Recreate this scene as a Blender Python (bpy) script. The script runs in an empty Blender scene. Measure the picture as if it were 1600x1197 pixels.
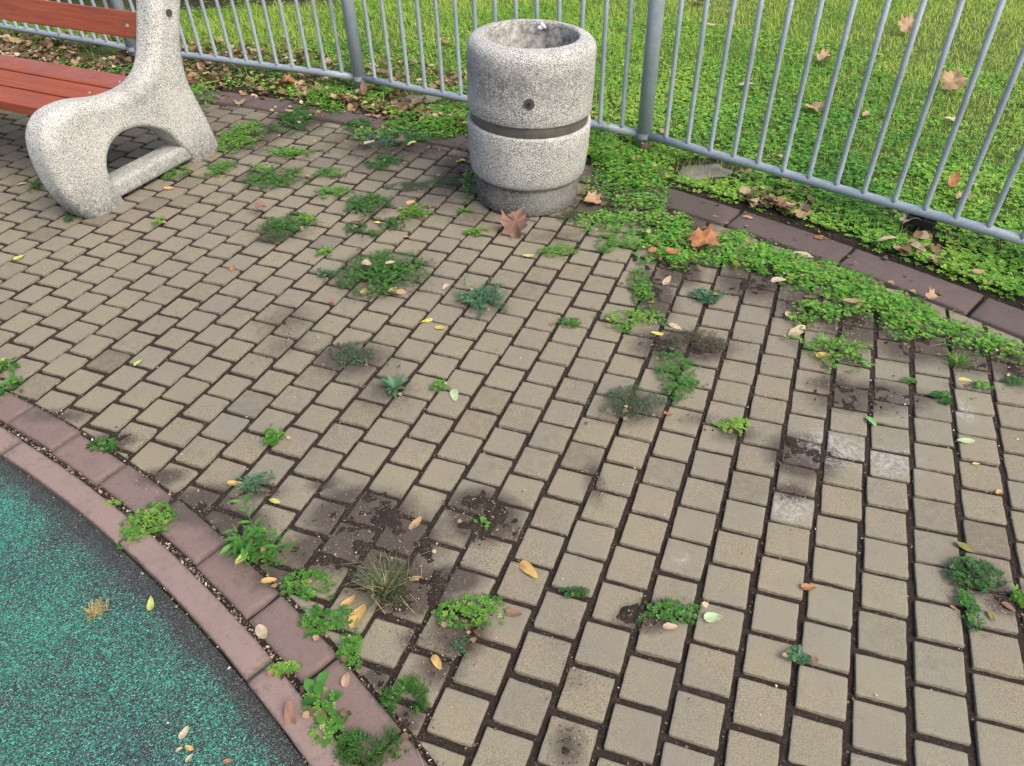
import bpy, bmesh, math, random
import numpy as np
from mathutils import Matrix, Vector
rng = np.random.default_rng(7)
R = math.radians
SC = bpy.context.scene
COL = SC.collection

# ------------------------------------------------------------------ camera, sky, sun, exposure
th, ro = 0.712863, -0.0305828
cam_d = bpy.data.cameras.new('camera')
cam_d.sensor_fit = 'HORIZONTAL'; cam_d.sensor_width = 36.0
cam_d.lens = 36.0 * 1149.83 / 1600.0
cam_d.clip_start = 0.05; cam_d.clip_end = 500
cam_o = bpy.data.objects.new('camera', cam_d); COL.objects.link(cam_o)
fw = Vector((0, math.cos(th), -math.sin(th))); up0 = Vector((0, math.sin(th), math.cos(th))); r0 = Vector((1, 0, 0))
cr = r0 * math.cos(ro) + up0 * math.sin(ro); cu = -r0 * math.sin(ro) + up0 * math.cos(ro)
M = Matrix((cr, cu, -fw)).transposed().to_4x4(); M.translation = (0, 0, 1.55)
cam_o.matrix_world = M
SC.camera = cam_o

SUN_EL, SUN_AZ = R(50), R(318)      # azimuth measured counter-clockwise from +x
world = bpy.data.worlds.new('World'); SC.world = world; world.use_nodes = True
wn = world.node_tree; bg = wn.nodes['Background']
sky = wn.nodes.new('ShaderNodeTexSky'); sky.sky_type = 'NISHITA'; sky.sun_disc = False
sky.sun_elevation = SUN_EL; sky.sun_rotation = R(90) - SUN_AZ
sky.air_density = 1.0; sky.dust_density = 6.0; sky.ozone_density = 0.6
wn.links.new(sky.outputs[0], bg.inputs[0]); bg.inputs[1].default_value = 0.15
sun_d = bpy.data.lights.new('sun', 'SUN'); sun_d.energy = 1.0; sun_d.angle = R(40); sun_d.color = (1.0, 0.94, 0.84)
sun_o = bpy.data.objects.new('sun', sun_d); COL.objects.link(sun_o)
sd = Vector((math.cos(SUN_EL) * math.cos(SUN_AZ), math.cos(SUN_EL) * math.sin(SUN_AZ), math.sin(SUN_EL)))
sun_o.rotation_euler = sd.to_track_quat('Z', 'Y').to_euler(); sun_o.location = (0, 0, 8)
SC.view_settings.view_transform = 'Standard'; SC.view_settings.look = 'None'
SC.view_settings.exposure = 0.93; SC.view_settings.gamma = 1.0
SC.cycles.max_bounces = 6; SC.cycles.diffuse_bounces = 3; SC.cycles.transmission_bounces = 4

# ------------------------------------------------------------------ positions on the ground (metres)
CLUMPS=[
(-0.480,2.466,0.168,0.159,'clover',.04,.45,'clover_patch','largest round clover patch alone on open pavers, dried pale leaves in its middle'),
(-0.109,2.262,0.089,0.103,'sprawl',.04,.3,'weed_clump','sprawling grey green weed with reddish stems between the big clover patch and the bin'),
(-0.536,1.963,0.091,0.067,'fine',.02,.15,'weed_clump','flat greyish fine leaved mat left of the blue green rosette'),
(-0.376,1.776,0.047,0.063,'rosette',.04,.1,'rosette_weed','blue green spiky rosette weed near the middle of the paving'),
(-0.232,1.781,0.032,0.025,'clover',.02,.7,'clover_sprig','small bright sprig beside the pale green oval leaf'),
(0.366,1.682,0.095,0.081,'fine',.025,.05,'weed_clump','dense dark grey green mat of tiny leaves below the upright clover patch'),
(0.534,1.801,0.064,0.122,'clover',.035,.45,'clover_patch','upright dark clover patch between the brown weed mat and the grey green mat'),
(0.654,1.975,0.121,0.068,'fine',.02,-.6,'weed_clump','brownish dark green mat of tiny leaves above the upright clover patch'),
(0.437,2.105,0.103,0.067,'clover',.03,.8,'clover_patch','bright yellow green clover patch beside a yellow leaf, below the weedy seam'),
(0.494,2.283,0.042,0.146,'clover',.03,.6,'clover_patch','narrow clover strip running down a joint above the bright patch'),
(0.210,2.101,0.040,0.031,'clover',.02,.5,'clover_sprig','tiny clover sprig with a white scrap at its left side'),
(0.202,2.587,0.075,0.050,'clover',.025,.75,'clover_patch',"low bright clover row in front of the bin's lone plane leaf"),
(0.657,1.557,0.049,0.034,'clover',.03,.95,'clover_sprig','vivid yellow green sprig right of the grey green mat'),
(-0.721,1.562,0.036,0.042,'clover',.035,.6,'clover_sprig','small clover sprig in a joint well above the near weeds'),
(-1.215,1.556,0.042,0.029,'clover',.025,.4,'clover_sprig','small clover tuft at the edge of the red paving slabs'),
(-0.980,1.252,0.065,0.069,'clover',.04,.75,'clover_patch','round pale clover clump growing over the narrow red kerb'),
(-0.730,1.387,0.042,0.027,'sprawl',.03,.3,'weed_clump','small green weed beside a tan leaf above the tall leafy weed'),
(-0.647,1.163,0.086,0.087,'tall',.12,.35,'leafy_weed','tall leafy weed with long blades lying over the red slabs'),
(-0.321,1.041,0.085,0.074,'grass',.07,-.2,'grass_tuft','dry dark green grass tuft on the brown dirt patch'),
(-0.522,1.051,0.069,0.038,'clover',.03,.6,'clover_patch','clover patch directly left of the dry grass tuft'),
(-0.455,0.955,0.063,0.038,'clover',.03,.55,'clover_patch','clover patch on the corner of a red slab below the dry grass tuft'),
(-0.380,0.873,0.037,0.042,'clover',.02,.6,'clover_sprig','thin clover runner trailing down beside a red slab corner'),
(-0.115,0.962,0.079,0.041,'clover',.04,.75,'clover_patch','bright clover patch on dark soil right of the dry grass tuft'),
(-0.123,0.879,0.029,0.027,'fine',.025,.15,'weed_clump','small dull green weed just under the bright clover on dark soil'),
(-0.092,1.217,0.035,0.023,'seedling',.02,.6,'seedling','lone seedling of few leaves in the middle of a wet dark stain'),
(-0.249,0.763,0.039,0.034,'feather',.05,.45,'feathery_weed','small round feathery weed at the end of a cut paver'),
(-0.434,0.752,0.049,0.049,'broad',.05,.45,'broad_leaf_weed','broad leaved weed with brown oval leaves beside it on the red kerb'),
(-0.528,0.832,0.036,0.017,'clover',.025,.8,'clover_sprig','bright clover sprig over the near kerb joint'),
(-0.323,0.661,0.063,0.039,'feather',.06,.3,'feathery_weed','large feathery weed mound at the bottom edge of the picture'),
(-0.397,0.696,0.042,0.038,'clover',.03,.65,'clover_patch','clover growing against the large feathery weed mound'),
(0.135,1.005,0.032,0.014,'clover',.02,.2,'clover_sprig','tiny dark clover line in a joint right of the big yellow leaf'),
(0.356,0.944,0.062,0.029,'clover',.03,.5,'clover_patch','clover row above a wet dark paver stain'),
(0.615,0.825,0.021,0.016,'sprawl',.02,.4,'weed_clump','tiny weed in a joint far down the right side'),
(1.105,1.018,0.063,0.052,'clover',.035,.25,'clover_patch','dark clover patch near the right edge under a long olive leaf'),
(1.047,0.931,0.024,0.056,'clover',.025,.4,'clover_sprig','clover tail hanging from the dark patch near the right edge'),
(1.073,1.896,0.113,0.072,'sprawl',.05,.75,'weed_clump','fresh green sprawling weed with thin blades at the right seam'),
(0.725,2.229,0.048,0.051,'sprawl',.03,.05,'weed_clump','small blue grey weed in a joint near the big orange leaf'),
(1.447,1.817,0.042,0.050,'grass',.05,.6,'grass_tuft','small fresh grass tuft below the kerbside clover on the right'),
(1.334,1.654,0.046,0.029,'clover',.02,.35,'clover_sprig','dull clover sprig beside a yellow leaf on the right'),
(1.467,1.696,0.030,0.023,'clover',.02,.6,'clover_sprig','small clover sprig just above the yellow leaf on the right'),
(1.577,1.715,0.031,0.024,'clover',.02,.4,'clover_sprig','small clover sprig at the right edge of the picture'),
(1.251,1.738,0.021,0.013,'clover',.015,.6,'clover_sprig','tiny sprig on the bare soil stained pavers at right'),
(0.741,2.246,0.019,0.026,'clover',.015,.6,'clover_sprig','minute sprig touching the small blue grey weed'),
(1.176,0.955,0.019,0.023,'sprawl',.03,.6,'weed_clump','green weed with dry leaves at the right edge beside the dark clover'),
(-1.702,1.938,0.041,0.054,'broad',.04,.2,'broad_leaf_weed','broad green leaf weed at the left edge of the picture'),
(-1.636,1.840,0.045,0.044,'broad',.03,.3,'broad_leaf_weed','broad leaved weed at the left edge above the red slabs'),
(-1.110,3.346,0.150,0.108,'clover',.025,.5,'clover_patch',"long clover patch below the bench's back foot"),
(-0.623,3.037,0.103,0.111,'clover',.03,.4,'clover_patch','dense clover patch midway between bench and bin'),
(-0.839,3.386,0.079,0.052,'clover',.02,.6,'clover_sprig','thin clover line right of the long patch below the bench'),
(-0.805,3.180,0.094,0.055,'clover',.02,.7,'clover_sprig','low clover line above the dense patch midway to the bin'),
(-0.414,2.946,0.065,0.060,'sprawl',.03,.8,'weed_clump','pale yellow green weed between the dense patch and the bin'),
(-0.490,2.858,0.052,0.053,'clover',.02,.3,'clover_sprig','dark clover sprig under the pale yellow green weed'),
(-0.651,2.824,0.046,0.052,'clover',.02,.3,'clover_sprig','dark clover sprig left of the other one under the dense patch'),
(-0.568,2.777,0.034,0.028,'clover',.015,.5,'clover_sprig','tiny clover sprig nearest above the largest clover patch'),
(-0.955,2.873,0.105,0.099,'clover',.025,.35,'clover_patch',"clover patch with reddish edge left of the path's middle weeds"),
(-0.989,2.779,0.069,0.052,'fine',.02,-.4,'weed_clump','reddish brown small mat at the foot of the reddish edged clover'),
(-0.879,2.911,0.053,0.048,'clover',.02,.75,'clover_sprig','light clover sprig right of the reddish edged clover'),
(-1.174,4.077,0.113,0.196,'clover',.04,.4,'clover_patch','bushy clover mound beside the dark kerb behind the bench'),
(-1.411,3.851,0.138,0.213,'clover',.035,.75,'clover_patch',"bright clover patch right of the bench's back foot"),
(-1.406,3.466,0.074,0.089,'clover',.025,.6,'clover_patch',"small clover patch in front of the bench's back foot"),
(-1.617,3.434,0.070,0.071,'clover',.03,.6,'clover_sprig','clover sprig against the concrete bar of the bench end'),
(-2.245,3.345,0.033,0.078,'clover',.04,.4,'clover_sprig',"small clover sprig left of the bench's front foot"),
(-1.947,3.014,0.025,0.053,'clover',.03,.3,'clover_sprig',"tiny clover sprig at the tip of the bench's front foot"),
(-1.528,2.946,0.027,0.038,'clover',.02,.8,'clover_sprig','tiny bright sprig on open pavers below the bench bar'),
(-0.565,3.758,0.204,0.162,'sprawl',.03,.35,'weed_clump','wide sparse weed along the dark kerb left of the bin'),
(-0.602,3.493,0.087,0.080,'clover',.02,.35,'clover_patch','clover patch under the wide sparse weed left of the bin'),
(-1.078,3.642,0.139,0.068,'sprawl',.02,.75,'weed_clump','thin light weed line behind the long clover patch'),
(-0.451,3.209,0.126,0.055,'fine',.02,.1,'weed_clump','dull flat weed strip left of the bin base'),
(-0.273,3.254,0.108,0.063,'fine',.025,.1,'weed_clump','dull weed strip reaching the shaded left side of the bin'),
(-0.174,3.167,0.037,0.133,'broad',.06,.3,'broad_leaf_weed','two broad leaves growing against the left side of the bin base'),
(-0.197,2.955,0.044,0.036,'clover',.02,.6,'clover_sprig','small clover sprig below the left of the bin base'),
(-0.129,2.767,0.062,0.033,'clover',.015,.75,'clover_sprig','thin clover line in a joint in front of the bin base'),
(-0.709,2.474,0.037,0.029,'sprawl',.02,.3,'weed_clump','tiny dark weed left of the largest clover patch'),
(-0.748,2.627,0.033,0.043,'clover',.015,.75,'clover_sprig','tiny light sprig above left of the largest clover patch'),
(0.423,2.637,0.060,0.068,'clover',.03,.65,'clover_patch','small clover patch in front of the clover mass right of the bin'),
(0.286,2.883,0.069,0.060,'fine',.02,-.2,'weed_clump','dull mossy weed at the right foot of the bin base'),
(-0.796,3.974,0.081,0.086,'clover',.03,.4,'clover_sprig','small clover sprig growing on top of the dark kerb'),
(-1.107,1.328,0.019,0.012,'clover',.01,.9,'clover_sprig','tiny yellowish sprig in the gap between kerb and red slabs'),
(-0.963,4.253,0.101,0.137,'broad',.05,.4,'broad_leaf_weed','leafy plant with one large heart shaped leaf left of the fence post'),
(-0.969,4.793,0.060,0.370,'tall',.22,.1,'leafy_weed','tall blue green leaves standing behind the fence post'),
]
LEAVES=[
(0.041,2.769,0.150,1.14,'plane','reddish','curled reddish brown plane leaf leaning on the front of the bin base'),
(0.784,2.578,0.150,-0.73,'plane','orange','large orange brown plane leaf on the seam of weeds right of the bin'),
(0.897,2.798,0.099,-0.77,'oval','orange','narrow orange leaf above the large plane leaf'),
(0.387,3.000,0.100,-0.43,'plane','tan','tan plane leaf right of the bin base'),
(1.978,4.677,0.131,-0.09,'plane','tan','brown plane leaf on the lawn between the fifth and sixth bar from the post'),
(2.494,4.128,0.150,0.97,'plane','tan','pale pointed plane leaf standing in the lawn at far right'),
(1.395,4.262,0.100,-0.09,'oval','pale','pale round leaf on the lawn seen through the fence'),
(1.662,3.875,0.124,-1.58,'plane','tan','small tan leaf lying lower on the lawn'),
(-0.377,5.235,0.100,-1.35,'oval','orange','orange leaf in the lawn left of the bin top'),
(1.438,5.458,0.100,-0.10,'oval','pale','pale leaf high on the lawn behind the second bar'),
(1.535,6.095,0.143,0.44,'plane','tan','brown leaf high on the lawn at the top of the picture'),
(1.964,2.982,0.080,0.93,'oval','orange','small orange leaf standing in the lawn at far right'),
(1.947,2.840,0.091,-0.06,'plane','tan','tan leaf lying in clover behind the rail at far right'),
(2.292,3.695,0.083,-0.08,'oval','pale','pale dry leaf just below the pale pointed one'),
(1.892,3.777,0.059,-0.08,'plane','tan','faded leaf in the middle of the right lawn'),
(2.711,5.209,0.150,1.12,'plane','tan','tan leaf leaning on a bar high at right'),
(1.639,2.660,0.107,0.63,'plane','pale','pale leaf beside the black rail foot'),
(1.154,2.493,0.096,-0.23,'oval','pale','long yellowish dry leaf on the dark kerb'),
(1.289,2.630,0.082,-0.06,'oval','orange','orange dry leaf on the top edge of the dark kerb'),
(1.489,2.522,0.080,0.24,'oval','pale','pale dry leaf among litter on the dark kerb edge'),
(1.584,2.459,0.070,-1.14,'oval','pale','greyish pale leaf at the kerb edge under the rail'),
(1.402,2.493,0.035,-0.06,'oval','tan','small tan leaf lying flat on the dark kerb'),
(1.214,2.133,0.072,-0.38,'oval','tan','big tan leaf in the kerbside clover'),
(1.104,2.215,0.060,-0.05,'oval','reddish','flat brownish leaf at the lower edge of kerbside clover'),
(1.637,1.866,0.070,-0.05,'plane','tan','torn tan leaf at the right end of the kerbside clover'),
(1.725,2.279,0.046,-0.06,'oval','tan','brownish leaf lying on the far right kerb'),
(0.994,2.280,0.059,0.10,'oval','pale','pale dry leaf on the pavers beside the clover strip'),
(-0.296,2.141,0.043,0.25,'oval','yellow','left one of the two yellow leaves on the pavers'),
(-0.247,2.097,0.043,-0.33,'oval','yellow','right one of the two yellow leaves on the pavers'),
(-1.260,1.953,0.038,0.91,'oval','yellowgreen','lone yellow green leaf on the left pavers'),
(-2.013,2.673,0.050,0.97,'oval','yellowgreen','lone yellow green leaf at far left under the bench front'),
(-1.098,2.537,0.043,1.74,'oval','orange','small orange leaf on the pavers right of the bench front foot'),
(0.027,1.076,0.066,-0.90,'oval','golden','big golden oval leaf lying on a paver'),
(-0.187,0.841,0.039,-1.04,'oval','golden','pale golden leaf below the bright clover on dark soil'),
(-0.183,1.738,0.058,-1.42,'oval','palegreen','pale green oval leaf right of the small bright sprig'),
(0.453,0.930,0.049,0.15,'oval','palegreen','pale grey green leaf right of the clover row'),
(1.303,1.470,0.051,-0.04,'oval','palegreen','pale blue green leaf on the right pavers'),
(1.067,1.563,0.050,-1.48,'oval','green','folded green leaf in a joint on the right'),
(1.397,1.695,0.041,-0.19,'oval','yellow','yellow leaf by the dull clover sprig on the right'),
(1.290,1.383,0.021,-0.04,'oval','yellow','round yellow leaf alone on a right paver'),
(0.507,2.025,0.044,-0.20,'oval','yellow','yellow leaf below the bright clover patch'),
(0.080,2.561,0.048,0.27,'oval','yellowgreen','yellowish leaf left of the low clover row'),
(0.697,1.002,0.037,-0.04,'oval','orange','orange leaf crossing a joint low on the right'),
(1.124,1.104,0.046,-0.69,'oval','olive','long olive leaf above the dark clover patch'),
(1.016,0.937,0.017,-0.78,'oval','orange','small orange leaf left of the clover tail'),
(1.090,0.913,0.029,-1.57,'oval','olive','brown olive leaf below the dark clover patch'),
(1.143,0.935,0.031,-0.81,'oval','reddish','reddish brown leaf at the right edge'),
(-0.676,1.101,0.047,1.13,'oval','yellowgreen','yellow green leaf on the tall leafy weed'),
(-0.658,1.324,0.036,-0.43,'oval','yellowgreen','bright yellow green leaf above the tall leafy weed'),
(-0.783,1.391,0.047,-0.04,'oval','golden','golden tan leaf beside the small weed'),
(-0.600,1.043,0.036,0.17,'oval','golden','tan oval leaf left of the clover on the slab'),
(-0.597,0.924,0.047,-0.93,'oval','pale','pale curled leaf in the gap beside the kerb'),
(-0.488,0.725,0.063,1.69,'oval','reddish','upright brown oval leaf on the near kerb'),
(-0.429,0.726,0.051,-0.65,'oval','reddish','slanted brown oval leaf beside the upright one'),
(-0.385,0.804,0.035,1.55,'oval','tan','tan twig like leaf on the red slab'),
(-0.887,1.012,0.040,1.84,'oval','yellowgreen','yellow green leaf alone on the green rubber'),
(-0.708,0.700,0.031,1.30,'oval','pale','largest pale leaf on the green rubber'),
(-0.708,0.667,0.014,0.57,'oval','pale','small pale leaf left in the group on the green rubber'),
(-0.687,0.668,0.021,-0.33,'oval','golden','golden leaf of the group on the green rubber'),
(-0.681,0.649,0.020,1.05,'oval','pale','lowest pale leaf of the group on the green rubber'),
(-0.600,0.640,0.020,0.06,'oval','orange','orange leaf on the green rubber at the bottom edge'),
(-0.012,0.958,0.040,-0.23,'oval','reddish','dull red leaf right of the bright clover on dark soil'),
(0.348,0.910,0.035,-0.03,'oval','pale','pale leaf below the clover row'),
(0.471,1.623,0.029,-0.81,'oval','orange','orange leaf right of the grey green mat'),
(-0.549,2.478,0.069,-1.00,'oval','pale','whitish leaf inside the largest clover patch'),
(-0.460,2.486,0.040,0.27,'oval','pale','pale leaf at the centre of the largest clover patch'),
(-0.424,2.332,0.073,-0.05,'oval','tan','tan leaf under the lower rim of the largest clover patch'),
(-0.534,2.342,0.065,0.58,'oval','tan','pinkish leaf left under the largest clover patch'),
(-0.239,2.357,0.045,1.30,'oval','pale','small whitish leaf between the largest clover patch and the sprawling weed'),
(-0.220,3.479,0.051,-0.07,'oval','yellow','bright yellow leaf left of the bin'),
(-0.470,3.627,0.053,0.71,'oval','yellowgreen','yellow green leaf in the sparse weed left of the bin'),
(-0.690,3.659,0.067,0.74,'oval','pale','pale crumpled leaf left in the sparse weed'),
(-0.533,3.671,0.060,-0.07,'plane','reddish','brown crumpled leaf in the sparse weed'),
(-0.639,2.900,0.034,-0.06,'oval','orange','orange leaf under the dense clover patch'),
(-0.561,2.878,0.028,-0.06,'oval','yellow','yellow leaf under the dense clover patch'),
(-0.425,2.749,0.027,-0.06,'oval','golden','small golden leaf below the pale weed'),
(-0.423,2.986,0.051,0.91,'oval','golden','golden leaf on top of the pale weed'),
(-0.265,1.232,0.046,0.83,'oval','tan','tan curled leaf on a paver above the dry grass'),
(-0.380,0.962,0.068,1.20,'oval','golden','large curled golden leaf at the foot of the dry grass'),
(-0.409,1.002,0.045,0.82,'oval','golden','folded dry leaf between clover and dry grass'),
(-0.252,1.063,0.031,0.17,'oval','tan','dry tan leaf right of the dry grass tuft'),
(0.947,2.858,0.049,-0.44,'oval','orange','small orange leaf at the dark kerb above the big orange leaf'),
(1.032,2.812,0.058,-0.44,'oval','tan','pale orange leaf on the dark kerb'),
(0.571,2.503,0.055,-0.06,'plane','orange','rust coloured leaf in the seam weeds'),
(0.647,2.503,0.060,-0.40,'oval','orange','orange leaf lying flat in the seam weeds'),
(0.885,2.466,0.086,-1.51,'oval','orange','orange leaf at the seam weeds right side'),
(0.600,2.354,0.060,0.99,'oval','pale','pale leaf on the dark soil of the seam'),
(0.576,2.062,0.051,-0.64,'oval','pale','cream leaf right of the bright clover patch'),
(-1.290,4.567,0.092,0.43,'plane','orange','orange brown leaf beside the fence left of the plant'),
(-1.036,4.147,0.100,-0.90,'oval','orange','orange leaf on the dark kerb left of the fence post'),
(-1.661,4.449,0.083,1.72,'plane','reddish','pinkish crumpled leaf behind the bench upright'),
(-1.538,4.356,0.081,1.70,'plane','tan','tan crumpled leaf on the kerb behind the bench'),
(-0.810,4.377,0.100,1.64,'oval','reddish','red brown leaf leaning against the left fence post'),
(-1.087,2.987,0.066,0.32,'plane','reddish','pinkish leaf in the weeds left of the dense patch'),
(-1.196,4.131,0.051,-0.08,'oval','tan','tan leaf on the bushy clover mound'),
(-1.594,3.271,0.050,-0.07,'oval','golden','golden leaf at the bench bar sprig'),
(-2.340,3.369,0.050,0.38,'oval','pale','pale leaf behind the bench front foot'),
(1.300,1.280,0.024,0.59,'oval','golden','small pale leaf at a far right joint'),
(1.502,2.137,0.062,0.22,'plane','tan','brownish leaf in the lower edge of kerbside clover'),
(1.344,2.049,0.058,-1.04,'oval','reddish','dark reddish leaf under the kerbside clover'),
(0.986,2.012,0.089,0.61,'oval','pale','pale green yellow leaf left of the fresh sprawling weed'),
(1.028,1.876,0.052,0.09,'oval','golden','cream leaf below the fresh sprawling weed'),
(1.150,1.833,0.043,-0.83,'oval','palegreen','light green leaf right of the fresh sprawling weed'),
(0.990,2.117,0.065,1.09,'oval','pale','cream leaf on a paver left of the kerbside clover'),
]
BLOBS=[
(0.82,1.44,0.094,0.083,1.0),(1.11,1.67,0.156,0.069,0.8),(0.75,1.30,0.048,0.037,0.7),(1.01,1.74,0.080,0.045,0.6),(-0.42,1.27,0.138,0.088,1.0),(-0.46,1.16,0.141,0.073,1.0),(-0.28,1.19,0.100,0.083,0.7),(-0.12,1.28,0.069,0.062,0.8),(-0.09,1.25,0.094,0.082,1.0),(-0.01,1.20,0.027,0.029,0.5),(-0.17,1.06,0.071,0.041,1.0),(-0.26,1.01,0.093,0.053,1.0),(-0.33,1.08,0.112,0.075,0.9),(-0.14,0.92,0.067,0.074,0.9),(-0.18,0.83,0.057,0.045,0.6),(-0.87,1.32,0.106,0.067,1.0),(-0.74,1.25,0.086,0.067,0.8),(-0.60,1.09,0.097,0.058,0.6),(0.66,2.44,0.079,0.112,1.0),(0.69,2.58,0.102,0.151,0.9),(0.53,2.27,0.071,0.170,0.7),(0.71,2.85,0.164,0.172,1.0),(0.42,2.99,0.170,0.145,0.7),(0.50,1.96,0.108,0.089,0.6),(0.64,1.94,0.128,0.064,0.7),(0.36,1.65,0.098,0.073,0.6),(0.12,0.80,0.036,0.044,0.3),(0.09,0.65,0.039,0.051,0.55),(0.22,1.35,0.032,0.084,0.5),(0.30,0.94,0.069,0.040,1.0),(-0.52,1.94,0.120,0.087,0.5),(-0.41,1.78,0.083,0.078,0.4),(-0.25,0.90,0.038,0.036,0.5),(-0.09,2.26,0.095,0.117,0.4),(-0.49,2.46,0.176,0.159,0.6),(-0.80,2.18,0.117,0.098,0.35),(-0.79,2.03,0.076,0.075,0.3),(0.93,2.34,0.143,0.135,0.7),(1.07,2.16,0.136,0.108,0.7),(1.21,2.04,0.131,0.102,0.7),(1.36,1.92,0.126,0.097,0.8),(1.51,1.85,0.123,0.095,0.8),(1.62,1.78,0.080,0.106,0.8),(-0.97,2.84,0.140,0.115,0.4),(-1.11,3.35,0.157,0.116,0.3),(-0.61,3.05,0.117,0.112,0.4),(-0.57,3.76,0.272,0.202,0.6),(-0.22,3.36,0.124,0.213,0.6),(-0.30,3.09,0.176,0.190,0.25),(-1.14,4.12,0.146,0.195,0.6),(-0.15,2.90,0.112,0.093,0.3),(0.21,2.72,0.160,0.074,0.35),(-1.36,3.87,0.140,0.198,0.5),(1.10,1.01,0.067,0.060,0.5),(1.14,0.95,0.044,0.042,0.7),(-1.20,1.58,0.078,0.041,0.7),(-1.43,1.70,0.123,0.039,0.6),(-1.01,1.43,0.074,0.036,0.8),(-0.32,0.81,0.036,0.037,0.6),(-0.24,0.72,0.041,0.041,0.7),(0.56,1.60,0.077,0.034,0.35),(0.66,1.53,0.075,0.038,0.5),(-0.54,1.38,0.054,0.029,0.5),(-0.72,1.36,0.090,0.034,0.6),]
COVER=[
(0.69,3.58,0.051,0.110,1.0,0.1),(0.49,3.44,0.078,0.297,1.0,0.12),(0.60,3.30,0.137,0.210,1.0,0.08),(0.68,3.19,0.106,0.134,0.9,0.05),(0.47,3.15,0.117,0.130,0.5,0.04),(0.59,2.97,0.127,0.072,0.9,0.04),(0.46,2.82,0.163,0.078,0.9,0.03),(0.67,2.78,0.108,0.122,0.9,0.03),(0.57,2.65,0.094,0.073,0.9,0.03),(0.69,2.62,0.103,0.113,0.9,0.03),(0.62,2.50,0.100,0.067,0.8,0.03),(0.72,2.50,0.070,0.067,0.7,0.03),(0.86,2.53,0.091,0.099,1.0,0.035),(0.96,2.50,0.100,0.108,1.0,0.035),(1.04,2.45,0.084,0.106,1.0,0.035),(1.11,2.38,0.096,0.112,1.0,0.035),(1.19,2.31,0.104,0.117,1.0,0.035),(1.26,2.24,0.102,0.114,1.0,0.035),(1.33,2.17,0.100,0.111,1.0,0.035),(1.39,2.10,0.098,0.091,1.0,0.035),(1.45,2.03,0.096,0.072,1.0,0.03),(1.52,1.96,0.085,0.054,0.9,0.03),(1.59,1.90,0.075,0.045,0.9,0.03),(1.65,1.86,0.062,0.037,0.8,0.03),(1.08,2.12,0.090,0.057,0.6,0.03),(1.14,2.11,0.089,0.057,0.5,0.03),(1.38,2.02,0.087,0.071,0.7,0.03),(1.02,2.08,0.044,0.039,0.4,0.02),(0.93,2.61,0.077,0.082,1.0,0.03),(-0.43,4.00,0.177,0.165,1.0,0.07),(-0.27,3.98,0.106,0.182,1.0,0.08),(-0.34,3.87,0.138,0.122,0.9,0.06),(-0.58,3.90,0.091,0.089,0.6,0.04),(-1.08,4.41,0.116,0.151,0.9,0.06),(-0.96,4.34,0.099,0.168,0.8,0.06),(-0.09,3.40,0.094,0.289,0.3,0.03),(-0.73,3.84,0.090,0.069,0.5,0.03),(-1.82,4.47,0.102,0.340,0.5,0.06),(-1.20,3.45,0.045,0.045,0.5,0.02),]

# ------------------------------------------------------------------ noise helpers
def _hash(ix, iy, s):
    n = (ix * 374761393 + iy * 668265263 + s * 974711) & 0x7fffffff
    n = ((n ^ (n >> 13)) * 1274126177) & 0x7fffffff
    return ((n ^ (n >> 16)) & 0xffff) / 65535.0
def vnoise(x, y, sc, s=0):
    x = np.asarray(x) / sc + 1000; y = np.asarray(y) / sc + 1000
    ix = np.floor(x).astype(np.int64); iy = np.floor(y).astype(np.int64); fx = x - ix; fy = y - iy
    fx = fx * fx * (3 - 2 * fx); fy = fy * fy * (3 - 2 * fy)
    a = _hash(ix, iy, s); b = _hash(ix + 1, iy, s); c = _hash(ix, iy + 1, s); d = _hash(ix + 1, iy + 1, s)
    return (a * (1 - fx) + b * fx) * (1 - fy) + (c * (1 - fx) + d * fx) * fy
def fbm(x, y, sc, s=0, n=3):
    t = 0; w = 0
    for k in range(n): t = t + vnoise(x, y, sc / 2 ** k, s + k) / 2 ** k; w += 1 / 2 ** k
    return t / w

# ------------------------------------------------------------------ mesh helpers
def tagp(o, label=None, cat=None, group=None, kind=None):
    if label: o['label'] = label
    if cat: o['category'] = cat
    if group: o['group'] = group
    if kind: o['kind'] = kind
    return o
def mesh_obj(name, V, F, mat, parent=None, smooth=False, attrs=None):
    """V: (n,3); F: list of int arrays (k,m); attrs: dict name -> per-vertex floats"""
    me = bpy.data.meshes.new(name); V = np.asarray(V, np.float32)
    if not isinstance(F, (list, tuple)): F = [F]
    F = [np.asarray(f, np.int32) for f in F if len(f)]
    me.vertices.add(len(V)); me.vertices.foreach_set('co', V.ravel())
    tot = sum(f.size for f in F); npoly = sum(len(f) for f in F)
    me.loops.add(tot); me.polygons.add(npoly)
    me.loops.foreach_set('vertex_index', np.concatenate([f.ravel() for f in F]))
    ls = []; st = 0
    for f in F:
        ls.append(st + np.arange(len(f)) * f.shape[1]); st += f.size
    me.polygons.foreach_set('loop_start', np.concatenate(ls).astype(np.int32))
    try: me.polygons.foreach_set('loop_total', np.concatenate([np.full(len(f), f.shape[1]) for f in F]).astype(np.int32))
    except Exception: pass
    if attrs:
        for k, a in attrs.items():
            at = me.attributes.new(k, 'FLOAT', 'POINT'); at.data.foreach_set('value', np.asarray(a, np.float32))
    me.update(calc_edges=True); me.validate()
    if smooth: me.polygons.foreach_set('use_smooth', np.ones(len(me.polygons), bool))
    me.materials.append(mat)
    o = bpy.data.objects.new(name, me); COL.objects.link(o)
    if parent is not None: o.parent = parent
    return o
def bm_obj(name, bm, mat, parent=None, smooth=False):
    me = bpy.data.meshes.new(name); bm.normal_update(); bm.to_mesh(me); bm.free()
    if smooth:
        for q in me.polygons: q.use_smooth = True
    me.materials.append(mat); o = bpy.data.objects.new(name, me); COL.objects.link(o)
    if parent is not None: o.parent = parent
    return o
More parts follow.
